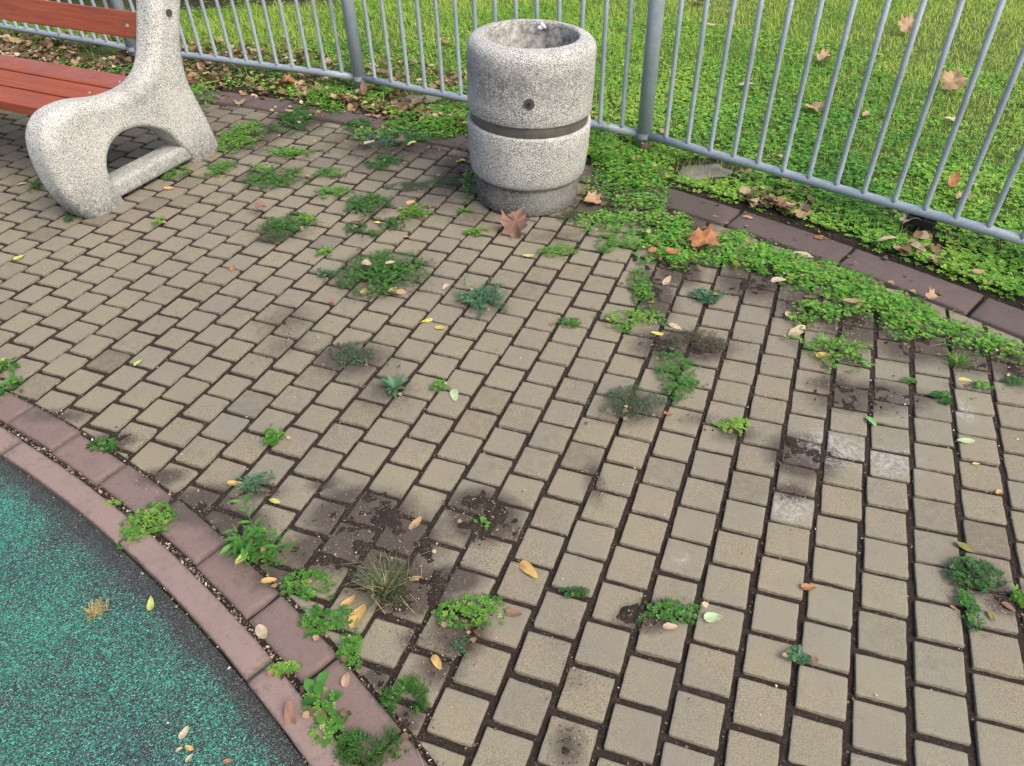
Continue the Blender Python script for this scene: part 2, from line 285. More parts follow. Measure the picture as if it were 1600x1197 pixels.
def empty(name, loc=(0, 0, 0)):
    o = bpy.data.objects.new(name, None); COL.objects.link(o); o.location = loc; o.empty_display_size = .1
    return o
def tube(bm, pts, rad, n=12, cap=True):
    """polyline tube, rad a float or list"""
    rings = []; pts = [Vector(q) for q in pts]
    for i, q in enumerate(pts):
        d = (pts[min(i + 1, len(pts) - 1)] - pts[max(i - 1, 0)]).normalized()
        a = Vector((0, 0, 1)) if abs(d.z) < .9 else Vector((1, 0, 0))
        x = d.cross(a).normalized(); y = d.cross(x)
        r = rad[i] if isinstance(rad, (list, tuple)) else rad
        rings.append([bm.verts.new(q + x * r * math.cos(2 * math.pi * k / n) + y * r * math.sin(2 * math.pi * k / n)) for k in range(n)])
    for a, b in zip(rings, rings[1:]):
        for k in range(n): bm.faces.new((a[k], a[(k + 1) % n], b[(k + 1) % n], b[k]))
    if cap:
        bm.faces.new(rings[0][::-1]); bm.faces.new(rings[-1])
def lathe(prof, n=96, cx=0, cy=0):
    V = []; F = []
    m = len(prof); t = np.arange(n) / n * 2 * np.pi
    for r, z in prof: V.append(np.c_[cx + r * np.cos(t), cy + r * np.sin(t), np.full(n, z)])
    V = np.concatenate(V); k = np.arange(n); k2 = (k + 1) % n
    for i in range(m - 1): F.append(np.c_[i * n + k, i * n + k2, (i + 1) * n + k2, (i + 1) * n + k])
    return V, np.concatenate(F)
def box_bm(lo, hi, bev=.004, seg=2):
    bm = bmesh.new(); bmesh.ops.create_cube(bm, size=1)
    for v in bm.verts:
        for a in range(3): v.co[a] = lo[a] if v.co[a] < 0 else hi[a]
    bmesh.ops.bevel(bm, geom=bm.edges[:], offset=bev, segments=seg, affect='EDGES', profile=.5)
    return bm

# ------------------------------------------------------------------ materials
def new_mat(name):
    m = bpy.data.materials.new(name); m.use_nodes = True; nt = m.node_tree
    return m, nt, nt.nodes['Principled BSDF']
class NB:
    def __init__(s, nt): s.nt = nt
    def n(s, t, **k):
        x = s.nt.nodes.new(t)
        for a, b in k.items(): setattr(x, a, b)
        return x
    def l(s, a, b): s.nt.links.new(a, b)
    def co(s, obj=True):
        t = s.n('ShaderNodeTexCoord'); return t.outputs['Object']
    def noise(s, scale, det=3, rough=.5, vec=None, dist=0):
        x = s.n('ShaderNodeTexNoise'); x.inputs['Scale'].default_value = scale; x.inputs['Detail'].default_value = det
        x.inputs['Roughness'].default_value = rough; x.inputs['Distortion'].default_value = dist
        s.l(vec if vec else s.co(), x.inputs['Vector']); return x.outputs['Fac']
    def voro(s, scale, feat='F1', out='Distance', vec=None, rnd=1):
        x = s.n('ShaderNodeTexVoronoi'); x.feature = feat; x.inputs['Scale'].default_value = scale
        x.inputs['Randomness'].default_value = rnd
        s.l(vec if vec else s.co(), x.inputs['Vector']); return x.outputs[out]
    def ramp(s, fac, stops, interp='LINEAR'):
        x = s.n('ShaderNodeValToRGB'); cr = x.color_ramp; cr.interpolation = interp
        while len(cr.elements) < len(stops): cr.elements.new(.5)
        for e, (p, c) in zip(cr.elements, stops):
            e.position = p; e.color = (*c, 1) if len(c) == 3 else c
        s.l(fac, x.inputs[0]); return x.outputs[0]
    def rng(s, v, a, b, c=0, d=1):
        x = s.n('ShaderNodeMapRange'); s.l(v, x.inputs[0])
        for i, q in enumerate((a, b, c, d)): x.inputs[i + 1].default_value = q
        return x.outputs[0]
    def mix(s, fac, a, b, mode='MIX'):
        x = s.n('ShaderNodeMix', data_type='RGBA', blend_type=mode)
        for sock, v in ((x.inputs[0], fac), (x.inputs[6], a), (x.inputs[7], b)):
            if isinstance(v, (int, float)): sock.default_value = v
            elif isinstance(v, tuple): sock.default_value = (*v, 1)
            else: s.l(v, sock)
        return x.outputs[2]
    def math(s, op, a, b=None):
        x = s.n('ShaderNodeMath', operation=op)
        for sock, v in ((x.inputs[0], a), (x.inputs[1], b)):
            if v is None: continue
            if isinstance(v, (int, float)): sock.default_value = v
            else: s.l(v, sock)
        return x.outputs[0]
    def attr(s, name):
        x = s.n('ShaderNodeAttribute'); x.attribute_name = name; return x.outputs['Fac']
    def bump(s, h, strength, dist, pr, prev=None):
        x = s.n('ShaderNodeBump'); x.inputs['Strength'].default_value = strength; x.inputs['Distance'].default_value = dist
        s.l(h, x.inputs['Height'])
        if prev: s.l(prev, x.inputs['Normal'])
        s.l(x.outputs[0], pr.inputs['Normal']); return x.outputs[0]

def mat_paver():
    m, nt, p = new_mat('paver_concrete'); b = NB(nt)
    t = b.attr('tint')
    base = b.ramp(t, [(0, (.138, .123, .080)), (.2, (.172, .154, .098)), (.6, (.194, .174, .112)), (.85, (.186, .170, .122)), (1, (.212, .195, .146))])
    g = b.noise(430, 3, .75)
    base = b.mix(b.rng(g, .35, .68, 0, .9), base, b.mix(.6, base, (.11, .095, .07)))
    fs = b.noise(900, 2, .8); base = b.mix(b.rng(fs, .44, .60, 0, .8), base, (.36, .325, .24))
    ds = b.noise(310, 3, .85); base = b.mix(b.rng(ds, .47, .58, 0, .9), base, (.06, .05, .038))
    sp = b.voro(500, out='Distance'); base = b.mix(b.rng(sp, .10, .22, .6, 0), base, (.50, .47, .40))
    sp2 = b.noise(230, 2, .6); base = b.mix(b.rng(sp2, .60, .70, 0, .85), base, (.08, .068, .055))
    big = b.noise(9, 4, .6); base = b.mix(b.rng(big, .45, .75, 0, .4), base, (.165, .15, .115))
    gr = b.noise(5, 3, .6); base = b.mix(b.rng(gr, .40, .62, 0, .7), base, (.158, .146, .126))
    base = b.mix(b.rng(b.noise(1.6, 3, .6), .35, .65, .45, 0), base, (.225, .205, .130))
    base = b.mix(b.rng(b.noise(22, 6, .8), .52, .78, 0, .5), base, (.115, .10, .08))
    d = b.attr('dirt'); dn = b.noise(38, 6, .75)
    dm = b.math('ADD', d, b.math('MULTIPLY', 1.0, b.math('ADD', b.math('MULTIPLY', b.math('SUBTRACT', dn, .5), .8), b.math('MULTIPLY', b.math('SUBTRACT', b.noise(170, 4, .8), .5), .5))))
    base = b.mix(b.rng(dm, .20, .95, 0, .92), base, (.048, .037, .030))
    st = b.noise(30, 5, .75, dist=.6); sd = b.noise(3.2, 2, .5)
    base = b.mix(b.math('MULTIPLY', b.rng(st, .56, .66, 0, .8), b.rng(sd, .56, .68)), base, (.10, .088, .07))
    e = b.attr('edge'); en = b.noise(90, 4, .7)
    em = b.math('ADD', e, b.math('MULTIPLY', b.math('SUBTRACT', en, .5), 1.4))
    base = b.mix(b.rng(em, .75, 1.15, 0, .7), base, (.075, .06, .045))
    w = b.attr('pale'); wn = b.noise(60, 5, .8)
    wm = b.math('MULTIPLY', w, b.rng(wn, .44, .62, 0, .85))
    base = b.mix(wm, base, (.34, .355, .355))
    gm = b.attr('algae'); base = b.mix(b.math('MULTIPLY', gm, b.rng(b.noise(25, 4, .7), .35, .6, 0, .38)), base, (.16, .175, .145))
    b.l(base, p.inputs['Base Color']); p.inputs['Roughness'].default_value = .88
    h = b.math('ADD', g, b.math('MULTIPLY', b.noise(1400, 2, .6), .5))
    b.bump(h, .7, .0012, p)
    return m
def mat_stone(name, c1, c2, c3, dirtc=(.06, .048, .04)):
    m, nt, p = new_mat(name); b = NB(nt)
    t = b.attr('tint')
    base = b.mix(t, c1, c2)
    base = b.mix(b.rng(b.noise(300, 3, .7), .4, .7, 0, .6), base, c3)
    base = b.mix(b.rng(b.noise(14, 4, .65), .45, .8, 0, .5), base, c2)
    sp = b.voro(380); base = b.mix(b.rng(sp, .08, .16, .5, 0), base, (.5, .42, .38))
    base = b.mix(b.rng(b.noise(45, 5, .8), .55, .72, 0, .6), base, dirtc)
    base = b.mix(b.rng(b.noise(7, 5, .7), .5, .75, 0, .35), base, dirtc)
    d = b.attr('dirt'); dm = b.math('ADD', d, b.math('MULTIPLY', b.math('SUBTRACT', b.noise(34, 6, .75), .5), 1.2))
    base = b.mix(b.rng(dm, .25, .8, 0, .85), base, dirtc)
    e = b.attr('edge'); em = b.math('ADD', e, b.math('MULTIPLY', b.math('SUBTRACT', b.noise(80, 4, .7), .5), 1.4))
    base = b.mix(b.rng(em, .5, 1.0, 0, .7), base, dirtc)
    b.l(base, p.inputs['Base Color']); p.inputs['Roughness'].default_value = .85
    b.bump(b.math('ADD', b.noise(300, 3, .7), b.noise(60, 3, .7)), .6, .0015, p)
    return m
def mat_soil():
    m, nt, p = new_mat('dark_soil'); b = NB(nt)
    base = b.ramp(b.noise(120, 5, .8), [(.25, (.012, .008, .0065)), (.5, (.028, .020, .016)), (.72, (.075, .056, .043))])
    base = b.mix(b.rng(b.noise(9, 4, .6), .4, .7, 0, .5), base, (.030, .021, .017))
    sp = b.voro(260); base = b.mix(b.math('MULTIPLY', b.rng(sp, .10, .2, 1, 0), b.rng(b.noise(60, 2, .5), .5, .62)), base, (.34, .30, .25))
    lw = b.attr('lawn')
    lc = b.ramp(b.noise(60, 4, .8), [(.3, (.03, .05, .012)), (.6, (.07, .12, .022)), (.8, (.11, .14, .04))])
    base = b.mix(lw, base, lc)
    b.l(base, p.inputs['Base Color']); p.inputs['Roughness'].default_value = .95
    p.inputs['Specular IOR Level'].default_value = .25
    b.bump(b.math('ADD', b.noise(180, 5, .8), b.noise(600, 2, .6)), .9, .004, p)
    return m
def mat_rubber():
    m, nt, p = new_mat('green_rubber_granulate'); b = NB(nt)
    cell = b.n('ShaderNodeTexVoronoi'); cell.inputs['Scale'].default_value = 360; b.l(b.co(), cell.inputs['Vector'])
    sep = b.n('ShaderNodeSeparateColor'); b.l(cell.outputs['Color'], sep.inputs[0])
    green = b.ramp(sep.outputs[0], [(0, (.006, .07, .05)), (.35, (.014, .14, .097)), (.7, (.029, .222, .157)), (1, (.105, .39, .29))])
    dark = b.ramp(sep.outputs[1], [(0, (.010, .012, .013)), (.6, (.028, .034, .032)), (.95, (.06, .08, .075)), (1, (.14, .16, .15))])
    big = b.noise(5.5, 5, .7); fine = b.noise(75, 4, .7); wear = b.attr('wear')
    s = b.math('ADD', b.math('ADD', b.math('MULTIPLY', big, 1.0), b.math('MULTIPLY', fine, .55)), b.math('MULTIPLY', sep.outputs[2], .85))
    s = b.math('ADD', s, b.math('MULTIPLY', wear, 1.0))
    f = b.rng(s, 1.15, 1.33)
    base = b.mix(f, green, dark)
    blu = b.noise(3, 3, .6); base = b.mix(b.rng(blu, .5, .7, 0, .35), base, b.mix(1.0, base, (.55, .8, 1.35), 'MULTIPLY'))
    base = b.mix(b.math('MULTIPLY', b.rng(b.voro(90), .05, .09, 1, 0), .6), base, (.35, .36, .33))
    b.l(base, p.inputs['Base Color']); p.inputs['Roughness'].default_value = .7
    b.bump(cell.outputs['Distance'], .9, -.003, p)
    return m
def mat_aggregate(name, light, dark, amount, stain=True, scale=230):
    m, nt, p = new_mat(name); b = NB(nt)
    c = b.n('ShaderNodeTexVoronoi'); c.inputs['Scale'].default_value = scale; b.l(b.co(), c.inputs['Vector'])
    sep = b.n('ShaderNodeSeparateColor'); b.l(c.outputs['Color'], sep.inputs[0])
    peb = b.ramp(sep.outputs[0], [(0, tuple(x * .55 for x in light)), (.25, tuple(x * .85 for x in light)), (.7, light), (1, tuple(min(1, x * 1.25) for x in light))])
    peb = b.mix(b.rng(sep.outputs[1], .93, .97), peb, (.12, .12, .12))
    peb = b.mix(b.rng(sep.outputs[2], .92, .95, 0, .5), peb, (.42, .36, .30))
    crev = b.rng(c.outputs['Distance'], .40 - amount, .74 - amount)
    big = b.noise(4.5, 5, .65); z = b.n('ShaderNodeSeparateXYZ'); b.l(b.co(), z.inputs[0])
    grime = b.rng(big, .38, .68, .55, 1.0)
    if stain: grime = b.math('MAXIMUM', grime, b.attr('grime'))
    base = b.mix(b.math('MULTIPLY', crev, grime), peb, dark)
    base = b.mix(b.math('MULTIPLY', b.rng(b.noise(55, 5, .8), .42, .62), b.math('MULTIPLY', b.attr('grime'), .95)), base, dark)
    base = b.mix(b.math('MULTIPLY', b.attr('grime'), b.rng(b.noise(11, 5, .75), .38, .6, 0, .5)), base, dark)
    base = b.mix(b.rng(b.noise(2.5, 3, .6), .45, .7, 0, .3), base, (.42, .45, .41))
    b.l(base, p.inputs['Base Color']); p.inputs['Roughness'].default_value = .85
    n1 = b.bump(c.outputs['Distance'], .75, -.0035, p)
    return m
def mat_galv():
    m, nt, p = new_mat('galvanised_steel'); b = NB(nt)
    base = b.ramp(b.noise(14, 4, .6), [(.3, (.27, .33, .375)), (.6, (.33, .395, .445)), (.8, (.39, .45, .50))])
    base = b.mix(b.rng(b.voro(120, out='Distance'), .1, .6, .0, .3), base, (.17, .20, .235))
    base = b.mix(b.rng(b.noise(55, 6, .85), .58, .70, 0, .7), base, (.15, .135, .12))
    base = b.mix(b.rng(b.noise(9, 6, .8), .62, .70, 0, .6), base, (.20, .13, .08))
    b.l(base, p.inputs['Base Color']); p.inputs['Metallic'].default_value = .15
    b.l(b.rng(b.noise(30, 3), .3, .7, .42, .62), p.inputs['Roughness'])
    b.bump(b.noise(160, 3), .15, .001, p)
    return m
def mat_wood():
    m, nt, p = new_mat('varnished_red_wood'); b = NB(nt)
    mp = b.n('ShaderNodeMapping'); b.l(b.co(), mp.inputs[0]); mp.inputs['Scale'].default_value = (1.2, 28, 28)
    g = b.noise(3, 6, .65, vec=mp.outputs[0], dist=.4)
    base = b.ramp(g, [(.25, (.15, .030, .011)), (.5, (.24, .052, .017)), (.75, (.31, .08, .028))])
    base = b.mix(b.rng(b.noise(5, 4, .6), .45, .75, 0, .4), base, (.15, .045, .035))
    base = b.mix(b.rng(b.noise(160, 4, .8), .62, .75, 0, .45), base, (.30, .17, .13))
    b.l(base, p.inputs['Base Color']); b.l(b.rng(b.noise(12, 4), .3, .7, .28, .45), p.inputs['Roughness'])
    b.bump(g, .25, .001, p)
    return m
def mat_simple(name, c, r=.6, metal=0, var=.25, sc=60):
    m, nt, p = new_mat(name); b = NB(nt)
    base = b.mix(b.rng(b.noise(sc, 4, .7), .35, .7), c, tuple(x * (1 - var) for x in c))
    b.l(base, p.inputs['Base Color']); p.inputs['Roughness'].default_value = r; p.inputs['Metallic'].default_value = metal
    b.bump(b.noise(sc * 3, 3, .6), .3, .001, p)
    return m
def mat_leaf(name, stops, trans=.35, rough=.5, dry=None):
    m, nt, p = new_mat(name); b = NB(nt)
    c = b.ramp(b.attr('tint'), stops)
    c = b.mix(b.rng(b.noise(90, 3, .6), .3, .75, 0, .25), c, b.mix(1.0, c, (.6, .62, .5), 'MULTIPLY'))
    if dry: c = b.mix(b.rng(b.noise(28, 4, .7), .55, .7, 0, .7), c, dry)
    b.l(c, p.inputs['Base Color']); p.inputs['Roughness'].default_value = rough
    p.inputs['Specular IOR Level'].default_value = .35
    tr = b.n('ShaderNodeBsdfTranslucent'); b.l(b.mix(1.0, c, (1.15, 1.2, .6), 'MULTIPLY'), tr.inputs[0])
    ms = b.n('ShaderNodeMixShader'); ms.inputs[0].default_value = trans
    out = nt.nodes['Material Output']; b.l(p.outputs[0], ms.inputs[1]); b.l(tr.outputs[0], ms.inputs[2]); b.l(ms.outputs[0], out.inputs[0])
    return m
M_pav = mat_paver()
M_slab = mat_stone('red_paving_slab', (.172, .120, .107), (.150, .106, .097), (.10, .07, .063))
M_kerb = mat_stone('pinkish_kerb_stone', (.222, .158, .140), (.20, .145, .132), (.145, .105, .094))
M_dkerb = mat_stone('dark_purple_kerb_stone', (.115, .084, .080), (.09, .068, .066), (.055, .042, .040))
M_soil = mat_soil(); M_rub = mat_rubber()
M_agg = mat_aggregate('pale_exposed_aggregate', (.64, .645, .61), (.08, .083, .085), .08, scale=270)
M_agg_base = mat_aggregate('grey_exposed_aggregate', (.44, .43, .41), (.022, .02, .02), .22, scale=180)
M_bench = mat_aggregate('pale_washed_concrete', (.62, .63, .595), (.09, .095, .092), .05, scale=270)
M_galv = mat_galv(); M_wood = mat_wood()
M_band = mat_simple('dull_steel_band', (.125, .12, .105), .5, .3, .4, 18)
M_hole = mat_simple('dark_bolt', (.075, .07, .068), .6, .2, .5, 200)
M_bolt = mat_simple('zinc_bolt', (.42, .42, .42), .35, .7)
M_black = mat_simple('black_paint', (.012, .012, .012), .5)
M_liner = mat_simple('rough_inner_concrete', (.46, .46, .43), .9, 0, .85, 38)
G_STOPS = [(0, (.030, .085, .022)), (.25, (.05, .17, .032)), (.5, (.085, .27, .040)), (.75, (.17, .40, .055)), (1, (.34, .52, .08))]
M_clov = mat_leaf('clover_leaf', G_STOPS)
M_weed = mat_leaf('path_clover_leaf', [(p_, tuple(c_ * k_ for c_, k_ in zip(c, (.72, .74, .8)))) for p_, c in G_STOPS])
M_fine = mat_leaf('tiny_dull_leaf', [(0, (.10, .055, .04)), (.3, (.055, .075, .04)), (.5, (.045, .095, .05)), (.75, (.06, .135, .065)), (1, (.10, .19, .085))], .2)
M_blue = mat_leaf('blue_green_leaf', [(0, (.035, .09, .05)), (.5, (.065, .16, .085)), (1, (.14, .27, .13))], .25)
M_grass = mat_leaf('grass_blade', [(0, (.08, .20, .025)), (.3, (.17, .38, .038)), (.6, (.31, .55, .06)), (.85, (.48, .66, .10)), (1, (.58, .52, .24))], .45)
M_dryg = mat_leaf('dry_grass', [(0, (.04, .06, .03)), (.35, (.07, .12, .05)), (.6, (.12, .14, .07)), (1, (.38, .28, .14))], .25)
M_straw = mat_leaf('straw', [(0, (.30, .21, .08)), (1, (.50, .38, .17))], .2)
M_litter = mat_leaf('crumbled_litter', [(0, (.05, .035, .025)), (.35, (.12, .075, .048)), (.6, (.24, .145, .085)), (.8, (.36, .26, .155)), (1, (.50, .44, .33))], .15, .7)
LC = dict(reddish=(.21, .12, .09), orange=(.36, .165, .075), tan=(.38, .26, .16), pale=(.46, .37, .27), yellow=(.52, .46, .12), yellowgreen=(.42, .48, .14),
          golden=(.50, .33, .12), palegreen=(.38, .50, .30), green=(.22, .42, .16), olive=(.20, .19, .05))
M_dl = {}
for k, c in LC.items():
    M_dl[k] = mat_leaf('fallen_leaf_' + k, [(0, tuple(x * .75 for x in c)), (1, tuple(min(x * 1.2, .85) for x in c))], .2, .6, tuple(x * .45 for x in c) if k not in ('palegreen', 'green', 'yellow') else tuple(x * .8 for x in c))

# ------------------------------------------------------------------ the plan of the place
NK = np.array([-4.39, -2.99])            # centre of the near rings (play area edge)
FK = np.array([-5.35, -4.33])            # centre of the far kerb ring
R_GREEN, R_KERB0, R_KERB1, R_SLAB0, R_SLAB1 = 5.36, 5.362, 5.428, 5.446, 5.540
R_FAR0, R_FAR1 = 9.460, 9.620
def dn(x, y): return np.hypot(x - NK[0], y - NK[1])
def df(x, y): return np.hypot(x - FK[0], y - FK[1])
CU = [-0.06364730543856097, 0.11767017686993268, 0.0010220664406691278, 1.664544414767006e-05, -2.9794563505062578e-05, -0.00014667405933902486, 5.60085067945193e-06, 5.830360326058992e-07]
CVV = [-0.044253161985852316, 0.017490597531124388, 0.1337326746010057, 0.0004917510151550049, -0.0014971229231030886, -0.00016186959063250848, 1.5493607071753214e-05, 3.333500902648334e-05]
ang = R(66.5); E_ = np.array([math.cos(ang), math.sin(ang)]); N_ = np.array([E_[1], -E_[0]])
def lat(i, j):
    """paver lattice -> world, linear beyond the range where it was measured"""
    i = np.asarray(i, float); j = np.asarray(j, float)
    ic = np.clip(i, -21, 6); jc = np.clip(j, 6, 21.5)
    def ev(i, j):
        B = np.stack([i * 0 + 1, i, j, i * i, j * j, i * j, i ** 3, j ** 3], -1); return B @ np.array(CU), B @ np.array(CVV)
    u, v = ev(ic, jc); e = .01
    ui, vi = ev(ic + e, jc); uj, vj = ev(ic, jc + e)
    u = u + (ui - u) / e * (i - ic) + (uj - u) / e * (j - jc); v = v + (vi - v) / e * (i - ic) + (vj - v) / e * (j - jc)
    return u[..., None] * N_ + v[..., None] * E_
def blob(x, y):
    """how deep the loose soil lies over the paving, 0..1"""
    d = np.zeros_like(x)
    for cx, cy, rx, ry, s in BLOBS:
        q = np.hypot((x - cx) / (rx * 1.15), (y - cy) / (ry * 1.15)); d = np.maximum(d, s * np.clip(1.25 - q, 0, 1) / .6)
    return np.clip(d, 0, 1.2)

# ---- ground: soil that shows in the joints, lies over some pavers and carries the lawn
def build_ground():
    x0, x1, y0, y1, st = -4.6, 3.2, .2, 6.6, .008
    xs = np.arange(x0, x1, st); ys = np.arange(y0, y1, st); X, Y = np.meshgrid(xs, ys); x = X.ravel(); y = Y.ravel()
    n1 = fbm(x, y, .05, 3, 3); n2 = vnoise(x, y, .02, 9); n3 = fbm(x, y, .4, 21, 3)
    z = -.0075 + .007 * (n1 - .5) + .004 * (n2 - .5) + .005 * (n3 - .5)
    nn = fbm(x, y, .045, 31, 4); b = blob(x, y); cov = np.clip((b * .9 + (nn - .5) * 1.8 + (vnoise(x, y, .014, 5) - .5) * .5 - .70) / .55, 0, 1) * np.clip(b * 3, 0, 1)
    z = z + cov * (.0058 + .0035 * (rng.uniform(size=len(x)) - .5) + .006 * (vnoise(x, y, .026, 77) - .3) + .003 * nn)
    far = df(x, y); lawn = np.clip((far - R_FAR1 + .01) / .04, 0, 1); lawn = lawn * lawn * (3 - 2 * lawn)
    z = z * (1 - lawn) + lawn * (.004 + .025 * n3 + .01 * n1)
    under = np.clip((R_GREEN + .03 - dn(x, y)) / .03, 0, 1); z = z - under * .02
    lw = np.clip((far - R_FAR1 - .12) / .5 + (fbm(x, y, .25, 50) - .5), 0, 1) * np.where((x < -1) & (y > 6.45), 0, 1)
    nx, ny = len(xs), len(ys); idx = np.arange(nx * ny).reshape(ny, nx)
    F = np.c_[idx[:-1, :-1].ravel(), idx[:-1, 1:].ravel(), idx[1:, 1:].ravel(), idx[1:, :-1].ravel()]
    # skirt out to the distance, one sheet
    ox = [-60, x0, xs[-1], 60]; oy = [-60, y0, ys[-1], 60]
    V = np.c_[x, y, z]; A = lw
    edge = np.concatenate([idx[0, :], idx[1:, -1], idx[-1, -2::-1], idx[-2:0:-1, 0]])
    ep = V[edge]; c = np.array([-.7, 3.4]); d = ep[:, :2] - c; ring = []
    base = len(V); prev = edge; extraF = []
    for k, s in enumerate((1.15, 2.2, 12)):
        P = np.c_[c + d * s, np.where(df(c[0] + d[:, 0] * s, c[1] + d[:, 1] * s) > R_FAR1, .012, -.025)]
        V = np.concatenate([V, P]); A = np.concatenate([A, (df(P[:, 0], P[:, 1]) > R_FAR1).astype(float)])
        cur = base + np.arange(len(edge)); base += len(edge)
        extraF.append(np.c_[prev, cur, np.roll(cur, -1), np.roll(prev, -1)]); prev = cur
    o = mesh_obj('ground', V, [F, np.concatenate(extraF)], M_soil, smooth=True, attrs={'lawn': A})
    tagp(o, kind='structure')
def gz(x, y):
    """top of whatever lies at x, y"""
    far = df(x, y); z = np.where(far > R_FAR1 + .03, .012 + .025 * (fbm(x, y, .4, 21, 3)), .002)
    z = np.where(dn(x, y) < R_SLAB1, .006, z); z = np.where(dn(x, y) < R_GREEN, .003, z)
    return z
build_ground()

# ---- paving: ten-centimetre concrete blocks in running bond
PALE = [(.916, 1.464, .085, .075), (1.048, 1.403, .085, .055), (.73, 1.247, .06, .05), (.412, 1.10, .018, .017), (1.36, 1.60, .03, .05)]
ALG = [(.765, .866, .09, .14), (.891, .728, .10, .15), (1.2, 1.55, .15, .15), (1.4, 1.75, .2, .1), (.95, .95, .08, .1)]
def build_pavers():
    g = np.array([-1, -.965, -.85, -.4, 0, .4, .85, .965, 1.]); n = len(g); GX, GY = np.meshgrid(g, g); gx = GX.ravel(); gy = GY.ravel()
    idx = np.arange(n * n).reshape(n, n)
    Ft = np.c_[idx[:-1, :-1].ravel(), idx[:-1, 1:].ravel(), idx[1:, 1:].ravel(), idx[1:, :-1].ravel()]
    rim = np.concatenate([idx[0, :-1], idx[:-1, -1], idx[-1, :0:-1], idx[:0:-1, 0]]); nr = len(rim)
    onrim = np.maximum(abs(gx), abs(gy)) > .99
    edge = np.clip((np.maximum(abs(gx), abs(gy)) - .84) / .16, 0, 1)
    corner = (abs(gx) > .99) & (abs(gy) > .99); nearc = (np.minimum(abs(gx), abs(gy)) > .9) & ~corner & onrim
    VV = []; FF = []; T = []; D = []; Eg = []; BD = []; off = 0
    I = []; J = []
    for i in range(-42, 22):
        for j in np.arange(-14, 48) + (.5 if i % 2 else 0): I.append(i); J.append(j)
    I = np.array(I); J = np.array(J); C = lat(I, J)
    ok = (df(C[:, 0], C[:, 1]) < R_FAR0 + .04) & (dn(C[:, 0], C[:, 1]) > R_SLAB1 - .04) & (C[:, 0] > -4.4) & (C[:, 0] < 3.0) & (C[:, 1] > .25) & (C[:, 1] < 6.3)
    I, J, C = I[ok], J[ok], C[ok]
    for i, j, c in zip(I, J, C):
        h = .0506 + rng.normal(0, .0007)
        Pu = lat(i + .5, j) - lat(i - .5, j); Pv = lat(i, j + .5) - lat(i, j - .5)
        eu = Pu / np.linalg.norm(Pu); ev = Pv / np.linalg.norm(Pv); m = (eu - np.array([ev[1], -ev[0]])) * .5; eu = eu - m; ev2 = np.array([-eu[1], eu[0]]); ev = (ev + ev2); ev /= np.linalg.norm(ev)
        hu = h; hv = min(h, np.linalg.norm(Pv) / 2 - .0055) * rng.uniform(.975, 1.0)
        a = rng.normal(0, .010); ca, sa = math.cos(a), math.sin(a)
        k = np.where(corner, .972, np.where(nearc, .996, 1.0))
        lx = gx * k * hu + rng.normal(0, .0005, n * n) * onrim; ly = gy * k * hv + rng.normal(0, .0005, n * n) * onrim
        lx, ly = lx * ca - ly * sa, lx * sa + ly * ca
        P = c + rng.normal(0, .0011, 2) + lx[:, None] * eu + ly[:, None] * ev
        tz = rng.normal(0, .0012); tx, ty = rng.normal(0, .008, 2)
        z = tz + tx * lx + ty * ly - .0007 * onrim - .0006 * corner
        rimP = P[rim].copy()
        P = np.concatenate([P, rimP]); z = np.concatenate([z, np.full(nr, -.03)])
        # cut along the kerb rings
        rr = df(P[:, 0], P[:, 1]); lim = R_FAR0 - .010
        w = rr > lim; 
        if w.sum() > .93 * len(P): continue
        P[w] = FK + (P[w] - FK) * (lim / rr[w])[:, None]
        rr = dn(P[:, 0], P[:, 1]); lim = R_SLAB1 + .012; w = rr < lim
        if w.sum() > .93 * len(P): continue
        P[w] = NK + (P[w] - NK) * (lim / rr[w])[:, None]
        VV.append(np.c_[P, z]); 
        a_ = rim; b_ = n * n + np.arange(nr)
        FF.append(np.concatenate([Ft, np.c_[a_, b_, np.roll(b_, -1), np.roll(a_, -1)]]) + off); off += len(P)
        t = rng.uniform(.0, 1.0) * .75 + .0 + .3 * float(vnoise(c[0], c[1], .5, 77)); T.append(np.full(len(P), t)); BD.append(np.full(len(P), max(0, rng.normal(.02, .13)) + (.22 if rng.uniform() < .06 else 0)))
        Eg.append(np.concatenate([edge, np.ones(nr)]))
    V = np.concatenate(VV); x, y = V[:, 0], V[:, 1]
    dirt = np.clip(blob(x, y) * 1.0, 0, 1) + .16 * np.clip((fbm(x, y, .6, 5) - .5) * 3, 0, 1)
    dirt = dirt + np.concatenate(BD) + .35 * np.clip((y - 2.6) / 1.5, 0, 1)
    pale = np.zeros(len(V)); alg = np.zeros(len(V))
    for cx, cy, rx, ry in PALE: pale = np.maximum(pale, np.clip(1.4 - np.hypot((x - cx) / rx, (y - cy) / ry), 0, 1))
    for cx, cy, rx, ry in ALG: alg = np.maximum(alg, np.clip(1.4 - np.hypot((x - cx) / rx, (y - cy) / ry), 0, 1))
    o = mesh_obj('paving', V, np.concatenate(FF), M_pav, smooth=False,
                 attrs={'tint': np.concatenate(T), 'dirt': dirt, 'edge': np.concatenate(Eg), 'pale': pale, 'algae': alg})
    tagp(o, kind='structure')
build_pavers()

